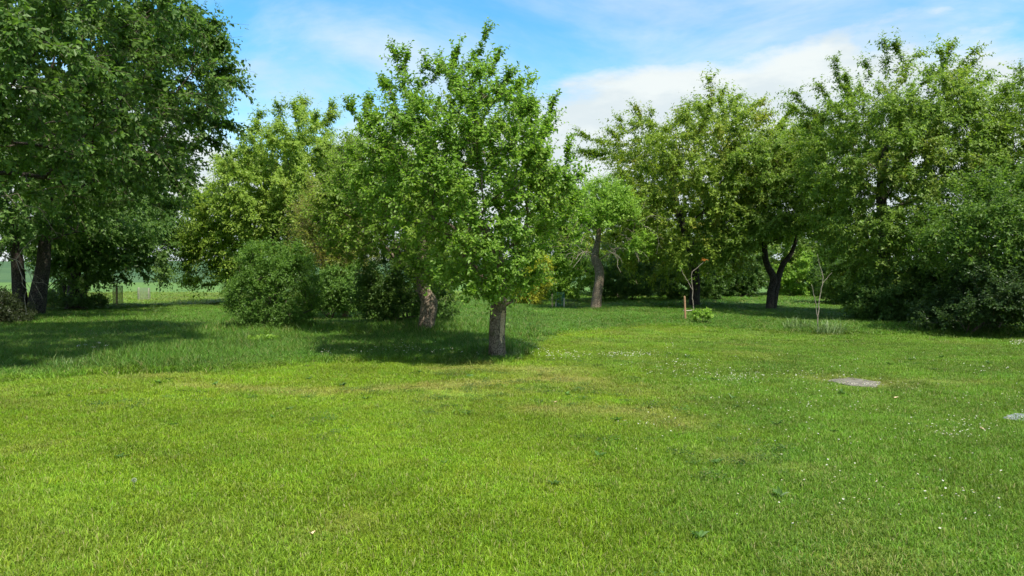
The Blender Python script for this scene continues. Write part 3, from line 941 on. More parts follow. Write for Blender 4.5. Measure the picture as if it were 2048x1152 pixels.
# --- two-stemmed and three-stemmed trees further back on the left
plant('broadleaf_tree', 'dark two-stemmed tree forking at the ground near the left edge', 'tree', (58, 640), 24.6,
      [(60, 420, 150, 90), (180, 370, 110, 100), (0, 340, 150, 130), (270, 420, 70, 70), (-80, 420, 100, 110), (120, 280, 130, 80)],
      trunks=[[(50, 642, 15), (42, 590, 13), (38, 520, 11), (30, 440, 8)], [(66, 642, 18), (74, 590, 16), (84, 530, 13), (88, 450, 11), (100, 380, 7)]],
      n=420, leaves=34000, leaf=(0.13, 0.08), style='hang', lm='big', bark='dark', sides=14, seed=11, slen=0.6, twigs=False)
plant('broadleaf_tree', 'bushy several-stemmed tree left of the two mesh guards, low leaves hanging', 'tree', (150, 622), 31.0,
      [(200, 470, 110, 65), (285, 490, 55, 50), (300, 420, 45, 80), (120, 480, 80, 55), (190, 545, 60, 25), (115, 575, 28, 25), (310, 540, 25, 25), (230, 400, 80, 60)],
      trunks=[[(146, 625, 13), (150, 580, 11), (158, 530, 9), (160, 470, 6)], [(162, 624, 7), (168, 580, 6), (178, 535, 4), (195, 500, 3)], [(135, 622, 5), (124, 590, 3), (118, 560, 2)]],
      n=420, leaves=30000, leaf=(0.15, 0.09), style='hang', lm='big', bark='dark', sides=12, seed=12, slen=0.6, twigs=False)
# --- cherry behind the round bush
plant('cherry_tree', 'tall yellow-green cherry tree behind the round bush, left of the centre', 'tree', (545, 603), 36.0,
      [(605, 260, 50, 48), (560, 320, 80, 60), (500, 370, 75, 65), (450, 430, 70, 60), (600, 390, 110, 100), (420, 470, 65, 75), (540, 490, 130, 80), (680, 330, 45, 50), (400, 530, 45, 35), (660, 450, 70, 80), (425, 552, 50, 22), (490, 560, 60, 18)],
      trunk=[(545, 606, 13), (548, 520, 11), (555, 420, 8), (580, 320, 5)],
      spires=[((590, 250), (584, 195)), ((610, 240), (607, 200)), ((640, 250), (668, 196)), ((650, 270), (672, 222)), ((530, 280), (522, 213)), ((560, 250), (560, 205)), ((490, 320), (482, 255)),
              ((450, 350), (430, 300)), ((690, 300), (696, 265)), ((415, 400), (385, 370)), ((510, 290), (503, 250))],
      n=760, leaves=94000, leaf=(0.15, 0.078), style='cherry', lm='cherry0', bark='dark', seed=15, spire=0.72, slen=0.75, lps=12, twigs=False)
# --- twiggy plum between
plant('plum_tree', 'sparse brownish twiggy tree between the round bush and the leaning apple tree', 'tree', (690, 622), 25.0,
      [(690, 430, 75, 50), (650, 490, 65, 45), (715, 505, 55, 35), (640, 420, 50, 50), (690, 540, 50, 25)],
      trunk=[(692, 624, 7), (690, 570, 6), (685, 520, 5), (680, 470, 3)],
      n=520, leaves=17000, leaf=(0.075, 0.045), style='shrub', lm='plum', bark='brown', twig_mat='brown', seed=17, slen=0.5, lps=8, r0=0.006)
# --- cherries on the right
plant('cherry_tree', 'wide cherry tree with bronze-tinged leaves behind the dead-branched tree', 'tree', (1385, 612), 33.5,
      [(1400, 330, 120, 100), (1290, 300, 75, 55), (1480, 290, 100, 75), (1225, 305, 40, 25), (1340, 430, 110, 70), (1480, 410, 100, 80), (1420, 225, 55, 35), (1560, 310, 60, 55), (1300, 380, 70, 70), (1330, 520, 70, 45), (1440, 510, 60, 45), (1270, 470, 50, 50)],
      trunk=[(1388, 615, 11), (1390, 560, 10), (1380, 490, 9), (1352, 410, 7.5), (1345, 340, 6)],
      spires=[((1420, 215), (1412, 163)), ((1440, 210), (1442, 185)), ((1290, 265), (1274, 210)), ((1310, 270), (1308, 215)), ((1210, 290), (1162, 270)), ((1210, 310), (1162, 300)), ((1540, 270), (1585, 215)),
              ((1500, 230), (1520, 205)), ((1470, 220), (1482, 190)), ((1240, 290), (1222, 265)), ((1255, 260), (1245, 235)), ((1580, 280), (1600, 250))],
      n=640, leaves=66000, leaf=(0.14, 0.07), style='cherry', lm='cherry', bark='dark', seed=19, spire=0.9, slen=0.75, lps=12, twigs=False)
plant('cherry_tree', 'cherry tree with a dark forked bare trunk standing over the sunlit grass patch', 'tree', (1540, 624), 30.5,
      [(1540, 420, 100, 60), (1465, 470, 60, 40), (1600, 400, 60, 80), (1520, 340, 80, 60), (1440, 500, 40, 30), (1600, 300, 50, 50)],
      trunks=[[(1538, 627, 8.5), (1542, 580, 7.5), (1546, 556, 7.5), (1530, 520, 6), (1528, 460, 5), (1532, 400, 4)], [(1545, 560, 7), (1562, 540, 6), (1585, 505, 4.5), (1600, 460, 3)]],
      n=420, leaves=36000, leaf=(0.13, 0.065), style='cherry', lm='cherry2', bark='dark', seed=21, slen=0.65, lps=11, twigs=False, flare=0.2)
plant('cherry_tree', 'tallest cherry tree on the right with ragged shoots against the sky', 'tree', (1765, 645), 24.6,
      [(1770, 220, 110, 75), (1880, 210, 95, 75), (1700, 300, 100, 80), (1820, 320, 130, 90), (1655, 255, 35, 35), (1680, 400, 80, 70), (1790, 430, 110, 75), (1900, 300, 100, 90), (1720, 500, 70, 55), (1800, 545, 70, 40), (1640, 330, 40, 60), (1700, 570, 50, 30), (1870, 480, 80, 60)],
      trunk=[(1766, 648, 16), (1765, 560, 14), (1768, 470, 12), (1762, 380, 9), (1772, 290, 6)],
      spires=[((1690, 190), (1664, 118)), ((1700, 200), (1692, 150)), ((1765, 150), (1760, 86)), ((1800, 140), (1775, 95)), ((1820, 150), (1850, 100)), ((1880, 140), (1885, 95)), ((1895, 140), (1912, 84)),
              ((1910, 150), (1955, 95)), ((1920, 160), (1950, 120)), ((1630, 240), (1588, 184)), ((1640, 255), (1600, 205)), ((1660, 220), (1632, 175)), ((1940, 190), (1985, 150)), ((1730, 170), (1735, 125))],
      n=680, leaves=72000, leaf=(0.115, 0.056), style='cherry', lm='cherry2', bark='dark', seed=23, spire=0.9, slen=0.6, lps=12, twigs=False)
plant('cherry_tree', 'cherry tree cut off by the right edge of the picture', 'tree', (2095, 650), 23.0,
      [(2040, 230, 55, 70), (2100, 300, 120, 150), (2000, 300, 50, 70), (2150, 400, 120, 120), (2020, 400, 60, 60)],
      trunk=[(2095, 653, 15), (2093, 540, 12), (2090, 420, 9), (2085, 300, 6)],
      spires=[((2040, 190), (2046, 128)), ((2060, 180), (2080, 110)), ((2010, 230), (1985, 200)), ((2025, 210), (2012, 170))],
      n=380, leaves=34000, leaf=(0.115, 0.056), style='cherry', lm='cherry2', bark='dark', seed=25, slen=0.6, lps=12, twigs=False)
# --- old tree with dead branches
ot = plant('apple_tree', 'old pale-trunked tree with grey dead branches under its small green crown', 'tree', (1193, 623), 30.4,
      [(1190, 425, 50, 40), (1240, 420, 45, 35), (1160, 430, 35, 35), (1210, 390, 45, 28), (1280, 485, 28, 18), (1250, 500, 22, 12), (1295, 505, 16, 14)],
      trunk=[(1190, 626, 11.5), (1195, 585, 9.5), (1199, 555, 9), (1197, 535, 9), (1190, 515, 8), (1196, 480, 5), (1200, 450, 3)],
      spires=[((1190, 400), (1192, 366)), ((1150, 410), (1145, 380))],
      n=320, leaves=17000, leaf=(0.10, 0.055), lm='fresh', bark='pale', seed=27, slen=0.45, sides=24, twigs=False, flare=0.15, depth=2.0)
def dead_branches(parent, D, specs, mat, seed, r=0.017, fwd=1.5):
    rg = np.random.default_rng(seed)
    base = np.array(parent.location)
    for (a, b, sag, nt_) in specs:
        A = at(*a, D) + np.array([0, rg.normal(0, .1), 0]); B = at(*b, D - fwd) + np.array([0, rg.normal(0, .3), 0])
        mb = MB()
        def grow(A, B, r, lev):
            m = 9
            t = np.linspace(0, 1, m)[:, None]
            L_ = np.linalg.norm(B - A)
            P = A + (B - A) * t + np.array([0, 0, 1.0]) * (sag * L_ * 4 * t * (1 - t)) + rg.normal(0, 0.035, (m, 3)) * L_ * np.sin(t * 3.14)
            mb.tube(P - base, np.linspace(r, r * .35, m), 4, cap=False)
            if lev:
                for q in range(nt_ if lev == 2 else 3):
                    k = rg.integers(2, m - 1)
                    d = norm(P[k] - P[k - 1]) + rg.normal(0, .65, 3) + np.array([0, 0, -0.12])
                    grow(P[k], P[k] + norm(d) * L_ * rg.uniform(.25, .55), r * .5, lev - 1)
        grow(A, B, r, 2)
        o_ = link('dead_branch', mb.mesh('dead_branch', mat), parent)
        o_['label'] = 'grey leafless dead branch'
dead_branches(ot, 30.2, [((1192, 510), (1150, 520), .12, 5), ((1195, 490), (1160, 490), .25, 5), ((1198, 485), (1235, 515), .15, 5), ((1198, 480), (1300, 460), .15, 6),
                         ((1230, 475), (1282, 520), .22, 7), ((1205, 500), (1242, 545), .18, 4), ((1196, 480), (1180, 470), .3, 5), ((1195, 505), (1145, 535), .1, 3)], BK['sap'], 5)

# --- shrubs
def shrub(label, root, D, lobes, lm, leaves, leaf, seed, n=220, **kw):
    return plant('shrub', label, 'shrub', root, D, lobes, n=n, leaves=leaves, leaf=leaf, style='shrub', lm=lm, seed=seed, twigs=kw.pop('twigs', False),
                 slen=kw.pop('slen', 0.35), lps=9, bark='twig', **kw)
shrub('compact round dark green bush standing free on the left lawn', (545, 668), 19.0,
      [(545, 585, 75, 75), (545, 525, 60, 40), (505, 585, 45, 60), (600, 590, 40, 60), (548, 640, 46, 24), (510, 520, 32, 30), (475, 600, 20, 30), (590, 520, 35, 30)], 'privet', 32000, (0.058, 0.030), 31, n=330, slen=0.28)
shrub('lighter green low shrub between the round bush and the dark shrub', (665, 625), 24.0,
      [(660, 590, 55, 35), (700, 600, 45, 25), (690, 560, 50, 30)], 'privet', 12000, (0.075, 0.042), 32)
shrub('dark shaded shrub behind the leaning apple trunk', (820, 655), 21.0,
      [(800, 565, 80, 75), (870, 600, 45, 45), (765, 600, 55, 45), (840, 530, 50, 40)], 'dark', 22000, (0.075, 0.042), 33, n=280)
shrub('small yellow shrub in the sunlit gap right of the central trunk', (1062, 612), 35.0,
      [(1065, 570, 32, 35), (1050, 590, 28, 18), (1080, 545, 22, 30)], 'yellow', 9000, (0.10, 0.055), 34)
shrub('green tree-like shrub between the yellow shrub and the old tree', (1110, 610), 39.0,
      [(1115, 520, 50, 60), (1085, 480, 45, 60), (1150, 540, 45, 50), (1120, 440, 50, 50), (1060, 500, 40, 40), (1120, 575, 45, 25)], 'fresh', 24000, (0.13, 0.07), 35, n=300)
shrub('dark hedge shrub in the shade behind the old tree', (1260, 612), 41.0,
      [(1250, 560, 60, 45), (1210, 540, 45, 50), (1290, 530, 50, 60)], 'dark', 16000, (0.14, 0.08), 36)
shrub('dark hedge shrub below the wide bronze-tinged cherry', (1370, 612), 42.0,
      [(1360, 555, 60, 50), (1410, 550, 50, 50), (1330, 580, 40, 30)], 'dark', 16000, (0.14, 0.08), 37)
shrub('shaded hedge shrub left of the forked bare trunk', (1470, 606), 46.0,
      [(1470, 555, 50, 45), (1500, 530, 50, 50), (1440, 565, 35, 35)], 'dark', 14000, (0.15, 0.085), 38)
plant('background_tree', 'dense tree in the far row behind the forked bare trunk', 'tree', (1480, 604), 52.0,
      [(1470, 470, 90, 70), (1400, 500, 80, 60), (1540, 500, 80, 60), (1480, 540, 110, 45)], trunk=[(1480, 606, 9), (1480, 540, 7), (1478, 480, 5)],
      n=260, leaves=20000, leaf=(0.20, 0.11), style='cherry', lm='cherry2', bark='dark', seed=51, slen=0.8, twigs=False)
plant('background_tree', 'dense tree in the far row behind the two-stemmed sapling', 'tree', (1680, 604), 50.0,
      [(1680, 470, 90, 70), (1620, 500, 70, 60), (1750, 490, 80, 60), (1680, 540, 100, 40)], trunk=[(1680, 606, 9), (1682, 540, 7), (1680, 480, 5)],
      n=260, leaves=20000, leaf=(0.20, 0.11), style='cherry', lm='cherry2', bark='dark', seed=52, slen=0.8, twigs=False)
plant('background_tree', 'dense tree in the far row behind the dead-branched old tree', 'tree', (1240, 604), 50.0,
      [(1240, 470, 90, 60), (1170, 500, 60, 50), (1310, 490, 70, 60), (1240, 540, 90, 40)], trunk=[(1240, 606, 9), (1240, 540, 7), (1238, 480, 5)],
      n=260, leaves=20000, leaf=(0.20, 0.11), style='cherry', lm='cherry', bark='dark', seed=53, slen=0.8, twigs=False)
shrub('light green shrub in the gap right of the forked bare trunk', (1600, 606), 48.0,
      [(1590, 570, 45, 32), (1640, 575, 40, 28), (1560, 560, 30, 30), (1620, 530, 45, 35)], 'fresh', 14000, (0.15, 0.085), 39)
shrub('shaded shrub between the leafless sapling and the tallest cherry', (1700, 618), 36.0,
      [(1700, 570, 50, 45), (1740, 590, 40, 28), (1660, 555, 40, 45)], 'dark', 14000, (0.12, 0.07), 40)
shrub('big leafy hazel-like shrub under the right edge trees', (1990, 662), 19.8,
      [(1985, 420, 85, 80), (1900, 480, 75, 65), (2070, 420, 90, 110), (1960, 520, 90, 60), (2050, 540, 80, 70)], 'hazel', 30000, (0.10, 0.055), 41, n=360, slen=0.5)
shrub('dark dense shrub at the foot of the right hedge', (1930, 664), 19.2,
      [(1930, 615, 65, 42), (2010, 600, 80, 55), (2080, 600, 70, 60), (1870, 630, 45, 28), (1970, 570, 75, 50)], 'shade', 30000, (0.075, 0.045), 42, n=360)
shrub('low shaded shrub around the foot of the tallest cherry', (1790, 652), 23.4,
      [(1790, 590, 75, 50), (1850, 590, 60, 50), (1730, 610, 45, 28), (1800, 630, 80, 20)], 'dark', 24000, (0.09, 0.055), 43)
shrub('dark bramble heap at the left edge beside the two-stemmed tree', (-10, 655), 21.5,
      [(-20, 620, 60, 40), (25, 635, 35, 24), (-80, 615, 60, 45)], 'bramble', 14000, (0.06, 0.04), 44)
shrub('low dark undergrowth at the foot of the several-stemmed tree', (180, 622), 30.5,
      [(175, 606, 35, 14), (110, 605, 30, 14)], 'dark', 6000, (0.07, 0.04), 45, n=120)

dead_branches(bt, 12.6, [((-70, 370), (88, 426), 0.06, 3), ((-60, 440), (84, 577), 0.10, 5)], BK['sap'], 9, 0.014, 0.0)

# ------------------------------------------------------------------ young trees, stakes and guards
def stems(name, label, D, lines, mat, group=None):
    root = at(*lines[0][0][:2], D); root[2] = float(gz(root[0], D))
    t = thing(name, label, 'sapling', root, group)
    for k, L in enumerate(lines):
        P = np.array([at(a, b, D) for a, b, _ in L])
        if k == 0: P[0, 2] = root[2] - 0.05
        else: P[:, 1] += np.linspace(0, 0.12 * (-1) ** k, len(P))
        P, r = resample(P, [q[2] * 0.72 for q in L], 0.06)
        P = P + np.random.default_rng(k + 3).normal(0, 0.004, P.shape)
        mb = MB(); mb.tube(P - root, r, 7)
        link('stem' if k == 0 else 'branch', mb.mesh('stem', mat, True), t)
    return t
def leaf_tuft(parent, px, py, D, n, rad, leaf, lm, seed, name='leaves'):
    rg = np.random.default_rng(seed)
    c = at(px, py, D) - np.array(parent.location)
    b = c + rg.normal(0, rad * 0.5, (n, 3))
    d = norm(rg.normal(0, 1, (n, 3)) + np.array([0, 0, .2]))
    mb = MB(); leaves_np(mb, b, d, norm(rg.normal(0, .6, (n, 3)) + np.array([0, -.4, 1.])), np.full(n, leaf) * rg.uniform(.6, 1.2, n), np.full(n, leaf * .5), True)
    o_ = link(name, mb.mesh(name, LM[lm]), parent); o_['kind'] = 'stuff'
    return o_
WOOD = plain_mat('stake_wood', (0.50, 0.34, 0.17), (0.66, 0.48, 0.27), 18)
WOOD_R = plain_mat('reddish_stake_wood', (0.26, 0.14, 0.07), (0.35, 0.20, 0.10), 22)
WOOD_G = plain_mat('weathered_stake_wood', (0.38, 0.34, 0.25), (0.55, 0.50, 0.38), 18)
CORD = plain_mat('tie_cord', (0.42, 0.36, 0.26), (0.55, 0.48, 0.36), 40)
WIRE = plain_mat('guard_wire', (0.16, 0.20, 0.13), (0.26, 0.28, 0.20), 30, 0.5, 0.1, 0.3)
NET = plain_mat('green_netting', (0.03, 0.13, 0.08), (0.05, 0.18, 0.11), 30, 0.6, 0.1)
def stake(label, top, bot, D, w, mat, seed=1, group=None):
    """round-edged wooden stake with a chamfered head"""
    A = at(*bot, D); B = at(*top, D); A[2] = float(gz(A[0], D))
    t = link('wooden_stake', None, None, tuple(A)); tag(t, label, 'stake', group)
    H = B - A; hh = np.linalg.norm(H)
    P = np.array([[0, 0, -0.1]] + [H * q for q in (0.25, 0.5, 0.75, 0.96)] + [H])
    mb = MB(); mb.tube(P, np.array([1, 1, .98, 1, .97, .72]) * w / 2, 10, True, 0.03, np.random.default_rng(seed))
    link('shaft', mb.mesh('shaft', mat), t)
    return t
sp1 = stems('sapling', 'thin forked sapling tied to a reddish stake, brown tuft at its tip', 24.0,
     [[(1387.6, 641, .022), (1386.5, 610, .02), (1385, 594, .019), (1385.6, 580, .02), (1383, 548, .014), (1392, 538, .013), (1408, 523, .010)],
      [(1385.5, 581, .015), (1371, 556, .012), (1362.6, 543, .010), (1359, 535, .007)]], BK['sap'])
leaf_tuft(sp1, 1408, 520, 24.0, 12, 0.08, 0.075, 'rust', 3, 'withered_tuft')
leaf_tuft(sp1, 1360, 535, 24.0, 14, 0.10, 0.08, 'fresh', 4)
leaf_tuft(sp1, 1388, 560, 24.0, 16, 0.25, 0.07, 'fresh', 6)
stake('reddish stake beside the thin forked sapling', (1369, 592), (1371, 641), 23.8, 0.062, WOOD_R, 2)
mb = MB(); A = at(1366, 620.5, 23.9); B = at(1388, 619.5, 23.95)
tt = np.linspace(0, 1, 8)[:, None]
mb.tube((B - A) * tt + np.array([0, 0, -0.02]) * np.sin(tt * 3.14), np.full(8, 0.012), 6)
o_ = link('tie_cord', mb.mesh('tie_cord', CORD), None, tuple(A)); tag(o_, 'pale cord tying the forked sapling to its stake', 'cord')
stems('sapling', 'nearly leafless two-stemmed sapling rising out of a grass tuft on the right', 19.4,
     [[(1637, 669, .026), (1635.5, 650, .024), (1635, 635, .023), (1637.7, 621, .019), (1638.6, 601, .017), (1644.6, 569, .015), (1645.5, 550, .014), (1640, 533, .010), (1634.6, 508, .006)],
      [(1635, 637, .018), (1631.6, 621, .016), (1629, 604, .014), (1624, 585, .011), (1619.5, 569, .008)],
      [(1645, 567, .009), (1656, 556, .006), (1668, 545, .004)]], BK['sap'])
def small_plant(name, label, cat, root, D, lobes, lm, leaves, leaf, seed, n=30, slen=0.16):
    return plant(name, label, cat, root, D, lobes, n=n, leaves=leaves, leaf=leaf, style='shrub', lm=lm, seed=seed, twigs=True, slen=slen, lps=7, bark='twig', near=True)
small_plant('leafy_plant', 'small bright leafy plant at the foot of the forked sapling', 'plant', (1405, 652), 22.6, [(1405, 638, 14, 14), (1415, 630, 8, 8), (1396, 628, 7, 6)], 'fresh', 420, (0.085, 0.055), 61)
# grass tuft round the right sapling
TM, n_, o2 = material('tuft_blade')
geo = nd(n_, 'ShaderNodeNewGeometry')
cc_ = mixc(n_, geo.outputs['Random Per Island'], (0.07, 0.15, 0.03), (0.18, 0.23, 0.07))
p = nd(n_, 'ShaderNodeBsdfPrincipled'); p.inputs['Roughness'].default_value = 0.5
n_.links.new(cc_, p.inputs['Base Color']); n_.links.new(p.outputs[0], o2.inputs[0])
def grass_tuft(label, px, py, h, size, n, w, seed, lean=0.9):
    g = gp(px, py)
    V, Q, T = blades(seed, n, size, h, w, lean, 'round', 1.2)
    o_ = link('grass_tuft', mesh_np('grass_tuft', V, Q, T, False, TM), None, tuple(g)); tag(o_, label, 'grass tuft', 'tall grass tufts')
    return o_
grass_tuft('tall pale grass tuft round the two-stemmed sapling', 1658, 668, 0.48, 0.7, 240, 0.008, 71, 1.1)
grass_tuft('tall grass tuft left of the leaning apple trunk', 815, 668, 0.36, 0.9, 300, 0.010, 72, 1.0)
grass_tuft('tall grass tuft right of the leaning apple trunk', 905, 668, 0.34, 1.0, 300, 0.010, 73, 1.0)
grass_tuft('grass tuft beside the three stakes', 1143, 618, 0.5, 0.6, 160, 0.012, 74, 0.9)
grass_tuft('ragged tall grass tuft on the edge of the left shade', 150, 740, 0.30, 0.8, 220, 0.007, 75, 1.0)
grass_tuft('grass tuft left of the central apple trunk', 968, 716, 0.26, 0.5, 200, 0.006, 76, 0.9)
grass_tuft('grass tuft right of the central apple trunk', 1022, 716, 0.24, 0.4, 160, 0.006, 77, 0.9)
grass_tuft('grass tuft between the forked sapling and the two-stemmed one', 1595, 660, 0.42, 0.7, 220, 0.009, 78, 0.9)

def guard(label, px, py, D, dia, h, mat, nv, nh, stake_dx=None, wood=WOOD, seed=1):
    g = at(px, py, D); g[2] = float(gz(g[0], D))
    t = thing('tree_guard', label, 'tree guard', g)
    rg = np.random.default_rng(seed)
    mb = MB()
    rr = lambda a, z: dia / 2 * (1 + 0.05 * math.sin(2 * a + 1) + 0.03 * math.sin(3 * a + 5 * z))
    th = np.arange(nv) * 2 * math.pi / nv
    for a in th:
        zs = np.linspace(0, h, 5)
        mb.tube(np.array([[rr(a, z) * math.cos(a), rr(a, z) * math.sin(a), z] for z in zs]), np.full(5, 0.004), 3, False)
    for z in np.linspace(0.02, h, nh):
        aa = np.linspace(0, 2 * math.pi, 25)
        mb.tube(np.array([[rr(a, z) * math.cos(a), rr(a, z) * math.sin(a), z] for a in aa]), np.full(25, 0.004), 3, False)
    o_ = link('wire_mesh', mb.mesh('wire_mesh', mat), t)
    if stake_dx is not None:
        for k, (dx, dy, ww, hh) in enumerate(stake_dx):
            mb = MB(); mb.tube(np.array([[dx, dy, -.1], [dx, dy, hh * .5], [dx, dy, hh * .97], [dx, dy, hh]]), np.array([ww, ww, ww, ww * .7]) / 2, 8, True, 0.03, rg)
            link('post', mb.mesh('post', wood), t)
    return t
guard('narrow wire mesh tree guard with a pale post, under the left trees', 236, 614, 34.0, 0.40, 1.0, WIRE, 36, 22, [(0.03, -0.15, 0.085, 1.06)], WOOD, 1)
guard('wider low wire mesh tree guard further back on the far meadow', 288, 601, 41.0, 0.62, 0.75, WIRE, 48, 18, [(-0.18, -0.2, 0.05, 0.78), (0.22, 0.1, 0.05, 0.74)], WOOD_G, 2)
st = stems('sapling', 'slender sapling growing out of the narrow mesh guard', 34.1, [[(234, 614, .02), (233, 580, .018), (235, 560, .014), (234, 540, .010)], [(234, 566, .010), (226, 556, .007), (222, 550, .005)]], BK['sap'])
leaf_tuft(st, 232, 545, 34.1, 40, 0.4, 0.10, 'fresh', 8)
stake('tallest of the three pale stakes beside the yellow shrub', (1104.5, 588), (1105, 619), 31.6, 0.065, WOOD, 5)
stake('shortest, middle one of the three pale stakes', (1112, 599), (1111.5, 619), 31.9, 0.05, WOOD_G, 6)
stake('grey right-hand one of the three pale stakes, nearest the old tree', (1128.5, 596), (1128, 619), 31.5, 0.07, WOOD_G, 7)
guard('dark green netting guard between the three stakes', 1121, 617, 32.1, 0.34, 0.75, NET, 40, 26, None, WOOD, 4)
small_plant('leafy_plant', 'little pale-leaved plant among the three stakes', 'plant', (1117, 617), 31.3, [(1116, 600, 7, 8), (1119, 594, 5, 4)], 'fresh', 180, (0.085, 0.055), 62, 16)
small_plant('leafy_plant', 'patch of broad pale weeds in front of the round bush', 'plant', (520, 690), 15.9, [(515, 684, 20, 7), (540, 682, 14, 6)], 'fresh', 500, (0.07, 0.045), 63, 30, 0.1)

# ------------------------------------------------------------------ slabs let into the lawn
CON = plain_mat('weathered_concrete', (0.090, 0.080, 0.058), (0.18, 0.162, 0.122), 9, 0.9, 0.5)
CON2 = plain_mat('pale_grey_concrete', (0.11, 0.12, 0.122), (0.19, 0.205, 0.21), 9, 0.85, 0.3)
def slab(label, corners, mat, seed, z=0.014):
    rg = np.random.default_rng(seed)
    C = np.array([gp(*c)[:2] for c in corners])
    c0 = C.mean(0)
    ring = []
    for a, b in zip(C, np.roll(C, -1, 0)):
        for t in np.linspace(0, 1, 7, endpoint=False): ring.append(a + (b - a) * t + rg.normal(0, 0.008, 2))
    ring = np.array(ring) - c0; m = len(ring)
    zt = z + rg.normal(0, 0.002, m)
    V = np.vstack([np.c_[ring * 1.0, np.full(m, -0.06)], np.c_[ring, zt - 0.008], np.c_[ring * 0.965, zt], np.c_[ring * 0.5, z + 0.003 + rg.normal(0, .002, m)], [[0, 0, z + 0.002]]])
    Q = []
    for k in range(3):
        Q += [(k * m + q, k * m + (q + 1) % m, (k + 1) * m + (q + 1) % m, (k + 1) * m + q) for q in range(m)]
    T = [(3 * m + q, 3 * m + (q + 1) % m, 4 * m) for q in range(m)]
    o_ = link('concrete_slab', mesh_np('concrete_slab', V, Q, T, False, mat), None, (*c0, float(gz(*c0))))
    tag(o_, label, 'slab', 'slabs let into the lawn')
slab('brownish weathered slab flush with the daisy lawn on the right', [(1652, 758), (1700, 752), (1764, 763), (1752, 771), (1700, 768)], CON, 3)
slab('pale grey slab cut off by the right edge of the picture', [(2006, 836), (2030, 828), (2110, 824), (2120, 842), (2040, 843)], CON2, 4)

# ------------------------------------------------------------------ daisies
def daisy_mesh():
    mb = MB()
    k = 10
    V = [[0, 0, 0.062]]
    for q in range(k * 2):
        a = q * math.pi / k; r = 0.0125 if q % 2 == 0 else 0.0085
        V.append([r * math.cos(a), r * math.sin(a), 0.064 if q % 2 == 0 else 0.0615])
    mb.add(V, None, [(0, 1 + q, 1 + (q + 1) % (2 * k)) for q in range(2 * k)])
    me = mb.mesh('daisy', plain_mat('daisy_petal', (0.60, 0.62, 0.58), (0.72, 0.73, 0.70), 50))
    c = MB(); c.add([[0.004 * math.cos(q), 0.004 * math.sin(q), 0.0635] for q in np.arange(6) * 1.047] + [[0, 0, 0.0675]], None, [(q, (q + 1) % 6, 6) for q in range(6)])
    s_ = MB(); s_.tube(np.array([[0, 0, -0.01], [0.003, 0, 0.03], [0, 0, 0.062]]), np.full(3, 0.0011), 3, False)
    return me, c.mesh('daisy_centre', plain_mat('daisy_centre', (0.65, 0.42, 0.02), (0.75, 0.52, 0.03), 50)), s_.mesh('daisy_stem', plain_mat('daisy_stem', (0.1, 0.2, 0.04), (0.14, 0.25, 0.05), 50))
pm, cm_, sm = daisy_mesh()
import bmesh
bmm = bmesh.new()
daisy = bpy.data.meshes.new('daisy_whole')
for k, me in enumerate((pm, cm_, sm)):
    f0 = len(bmm.faces); bmm.from_mesh(me); bmm.faces.ensure_lookup_table()
    for fc in bmm.faces[f0:]: fc.material_index = k
    daisy.materials.append(me.materials[0])
bmm.to_mesh(daisy); bmm.free()
rg = np.random.default_rng(55)
P = wedge(3.6, 17, 0.16, -0.1, 0.86, 0.3, 77)
x, y = P[:, 0], P[:, 1]
br = x / y
dens = np.clip((br - 0.16) / 0.3, 0, 1) * np.clip((fb(x, y, 0.8, 140) - 0.42) / 0.22, 0, 1) * np.exp(-((y - 9.5) / 4.5) ** 2) * 0.75
k = rg.random(len(P)) < dens
D1 = P[k]
clumps = []
for (px, py, sx, sy, m) in ((1250, 712, 30, 2.5, 90), (1140, 712, 18, 4, 60), (1205, 712, 80, 3, 60), (1085, 708, 22, 4, 30), (1060, 698, 15, 4, 22), (2040, 689, 14, 3, 70), (900, 716, 60, 4, 40),
                            (800, 712, 25, 4, 26), (655, 717, 14, 2, 14), (720, 718, 20, 4, 12), (1360, 738, 60, 9, 70), (1480, 758, 60, 8, 90), (1470, 760, 12, 3, 24), (1735, 772, 30, 2.5, 40), (1340, 695, 10, 3, 14), (870, 690, 60, 10, 20),
                            (1930, 872, 40, 12, 40), (1960, 850, 60, 8, 30), (185, 690, 30, 12, 12), (630, 645, 30, 4, 8), (1560, 820, 120, 20, 60), (1850, 940, 120, 40, 22), (1930, 1010, 60, 25, 12), (1280, 855, 30, 3, 12)):
    for _ in range(m):
        clumps.append(gp(px + rg.normal(0, sx), py + rg.normal(0, sy))[:2])
D1 = np.vstack([D1, np.array(clumps)])
by = beyond(D1[:, 0], D1[:, 1])
N_ = len(D1)
zsc = np.where(by > 0, 2.3, 1.15) * rg.uniform(.8, 1.25, N_)
ssc = rg.uniform(.38, 0.72, N_) * np.where(D1[:, 1] > 11, 1.3, 1.0)
do = scatter('daisies', np.c_[D1, gz(D1[:, 0], D1[:, 1])], np.c_[rg.normal(-.15, .25, N_), rg.normal(.1, .25, N_), rg.random(N_) * 6.28], np.c_[ssc, ssc, zsc], np.zeros(N_), [daisy])
tag(do, 'white daisies sprinkled over the right lawn and along the long grass', 'daisies', kind='stuff')

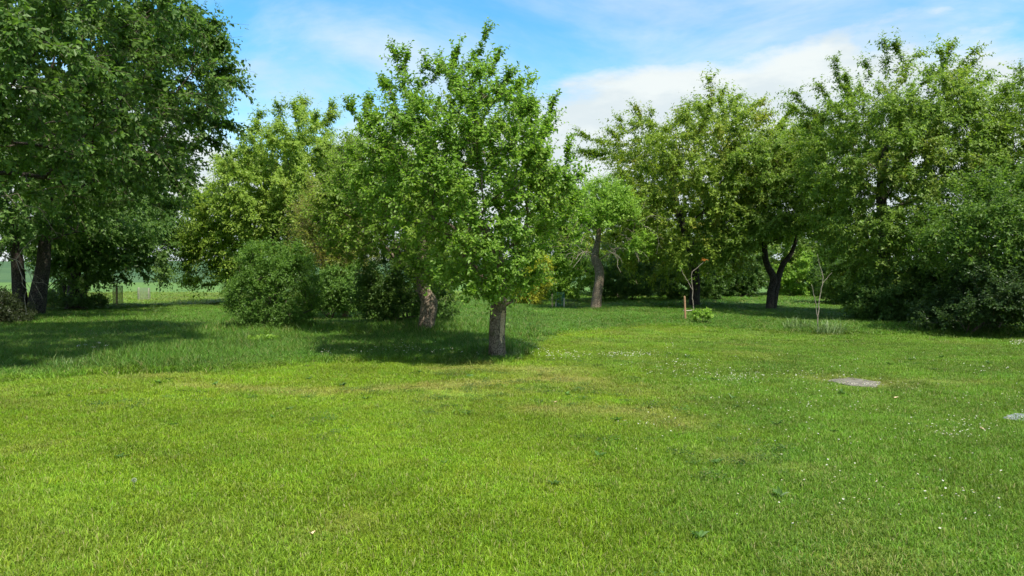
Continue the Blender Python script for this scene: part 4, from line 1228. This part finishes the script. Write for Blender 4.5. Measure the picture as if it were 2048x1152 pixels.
# ------------------------------------------------------------------ small things in the grass
FM = plain_mat('dandelion_fluff', (0.26, 0.32, 0.17), (0.36, 0.42, 0.24), 60)
g = gp(268, 985)
dc = thing('dandelion_clock', 'pale round dandelion clock standing in the left foreground lawn', 'flower', g)
mb = MB(); mb.tube(np.array([[0, 0, -.02], [0.004, 0, .04], [0.002, 0, .082]]), np.full(3, 0.002), 5)
link('stem', mb.mesh('stem', TM), dc)
q = rg.normal(0, 1, (260, 3)); q = norm(q)
mb = MB(); c0 = np.array([0.002, 0, 0.086])
sticks_np(mb, np.repeat(c0[None], 260, 0) + q * 0.004, c0 + q * 0.014, 0.0003, 0.0003)
e = c0 + q * 0.014
for _ in range(5):
    sticks_np(mb, e, e + norm(q + rg.normal(0, .8, q.shape)) * 0.005, 0.0004, 0.0002)
link('seed_head', mb.mesh('seed_head', FM), dc)
DRY = plain_mat('dry_leaf', (0.40, 0.29, 0.14), (0.58, 0.45, 0.25), 40)
for label, px, py, L_, a_ in (('curled tan dry leaf between the brownish slab and the foreground', 1790, 799, 0.10, .2), ('pale dry leaf among the daisies near the right edge', 1966, 868, 0.07, 2.0),
                          ('tan dry leaf lying in the left foreground lawn', 625, 1082, 0.05, 1.1), ('small dry leaf beside the dry grass arc in mid lawn', 1110, 812, 0.06, .4)):
    g = gp(px, py)
    u_ = np.linspace(-1, 1, 7); V = []
    for t in u_:
        w = 0.32 * (1 - t * t) ** 0.7 + 0.015
        for sd_ in (-1, 0, 1): V.append([t * L_ / 2, sd_ * w * L_ / 2, 0.045 + 0.012 * t * t + (0.010 if sd_ else 0) + 0.004 * math.sin(5 * t)])
    V = np.array(V); V[:, :2] = V[:, :2] @ np.array([[math.cos(a_), math.sin(a_)], [-math.sin(a_), math.cos(a_)]])
    Q = [(i * 3 + j, (i + 1) * 3 + j, (i + 1) * 3 + j + 1, i * 3 + j + 1) for i in range(6) for j in range(2)]
    o_ = link('dry_leaf', mesh_np('dry_leaf', V, Q, None, True, DRY), None, tuple(g)); tag(o_, label, 'leaf', 'dry leaves in the lawn')
# white-flowered weed at the edge of the left shade
g = gp(165, 728)
wd = thing('flowering_weed', 'thin white-flowered weed stalks on the edge of the left shade', 'plant', g)
for (dx, dy, h) in ((0, 0, .33), (.12, .05, .28), (-.16, .1, .30), (.26, -.03, .36), (.33, .06, .31)):
    mb = MB(); P = np.array([[dx, dy, -.02], [dx + .02, dy, h * .5], [dx + .05, dy, h]])
    P, r = resample(P, [.003, .0025, .002], .06); mb.tube(P, r, 5)
    so = link('stalk', mb.mesh('stalk', TM), wd)
    m = 16; b = np.array([dx + .05, dy, h]) + rg.normal(0, 1, (m, 3)) * np.array([.018, .018, .006])
    fmb = MB(); d = norm(rg.normal(0, 1, (m, 3)) * np.array([1, 1, .3])); leaves_np(fmb, b, d, np.repeat([[0, 0, 1.]], m, 0), np.full(m, .014), np.full(m, .011), False)
    fo_ = link('flower_head', fmb.mesh('flower_head', pm.materials[0]), so); fo_['kind'] = 'stuff'
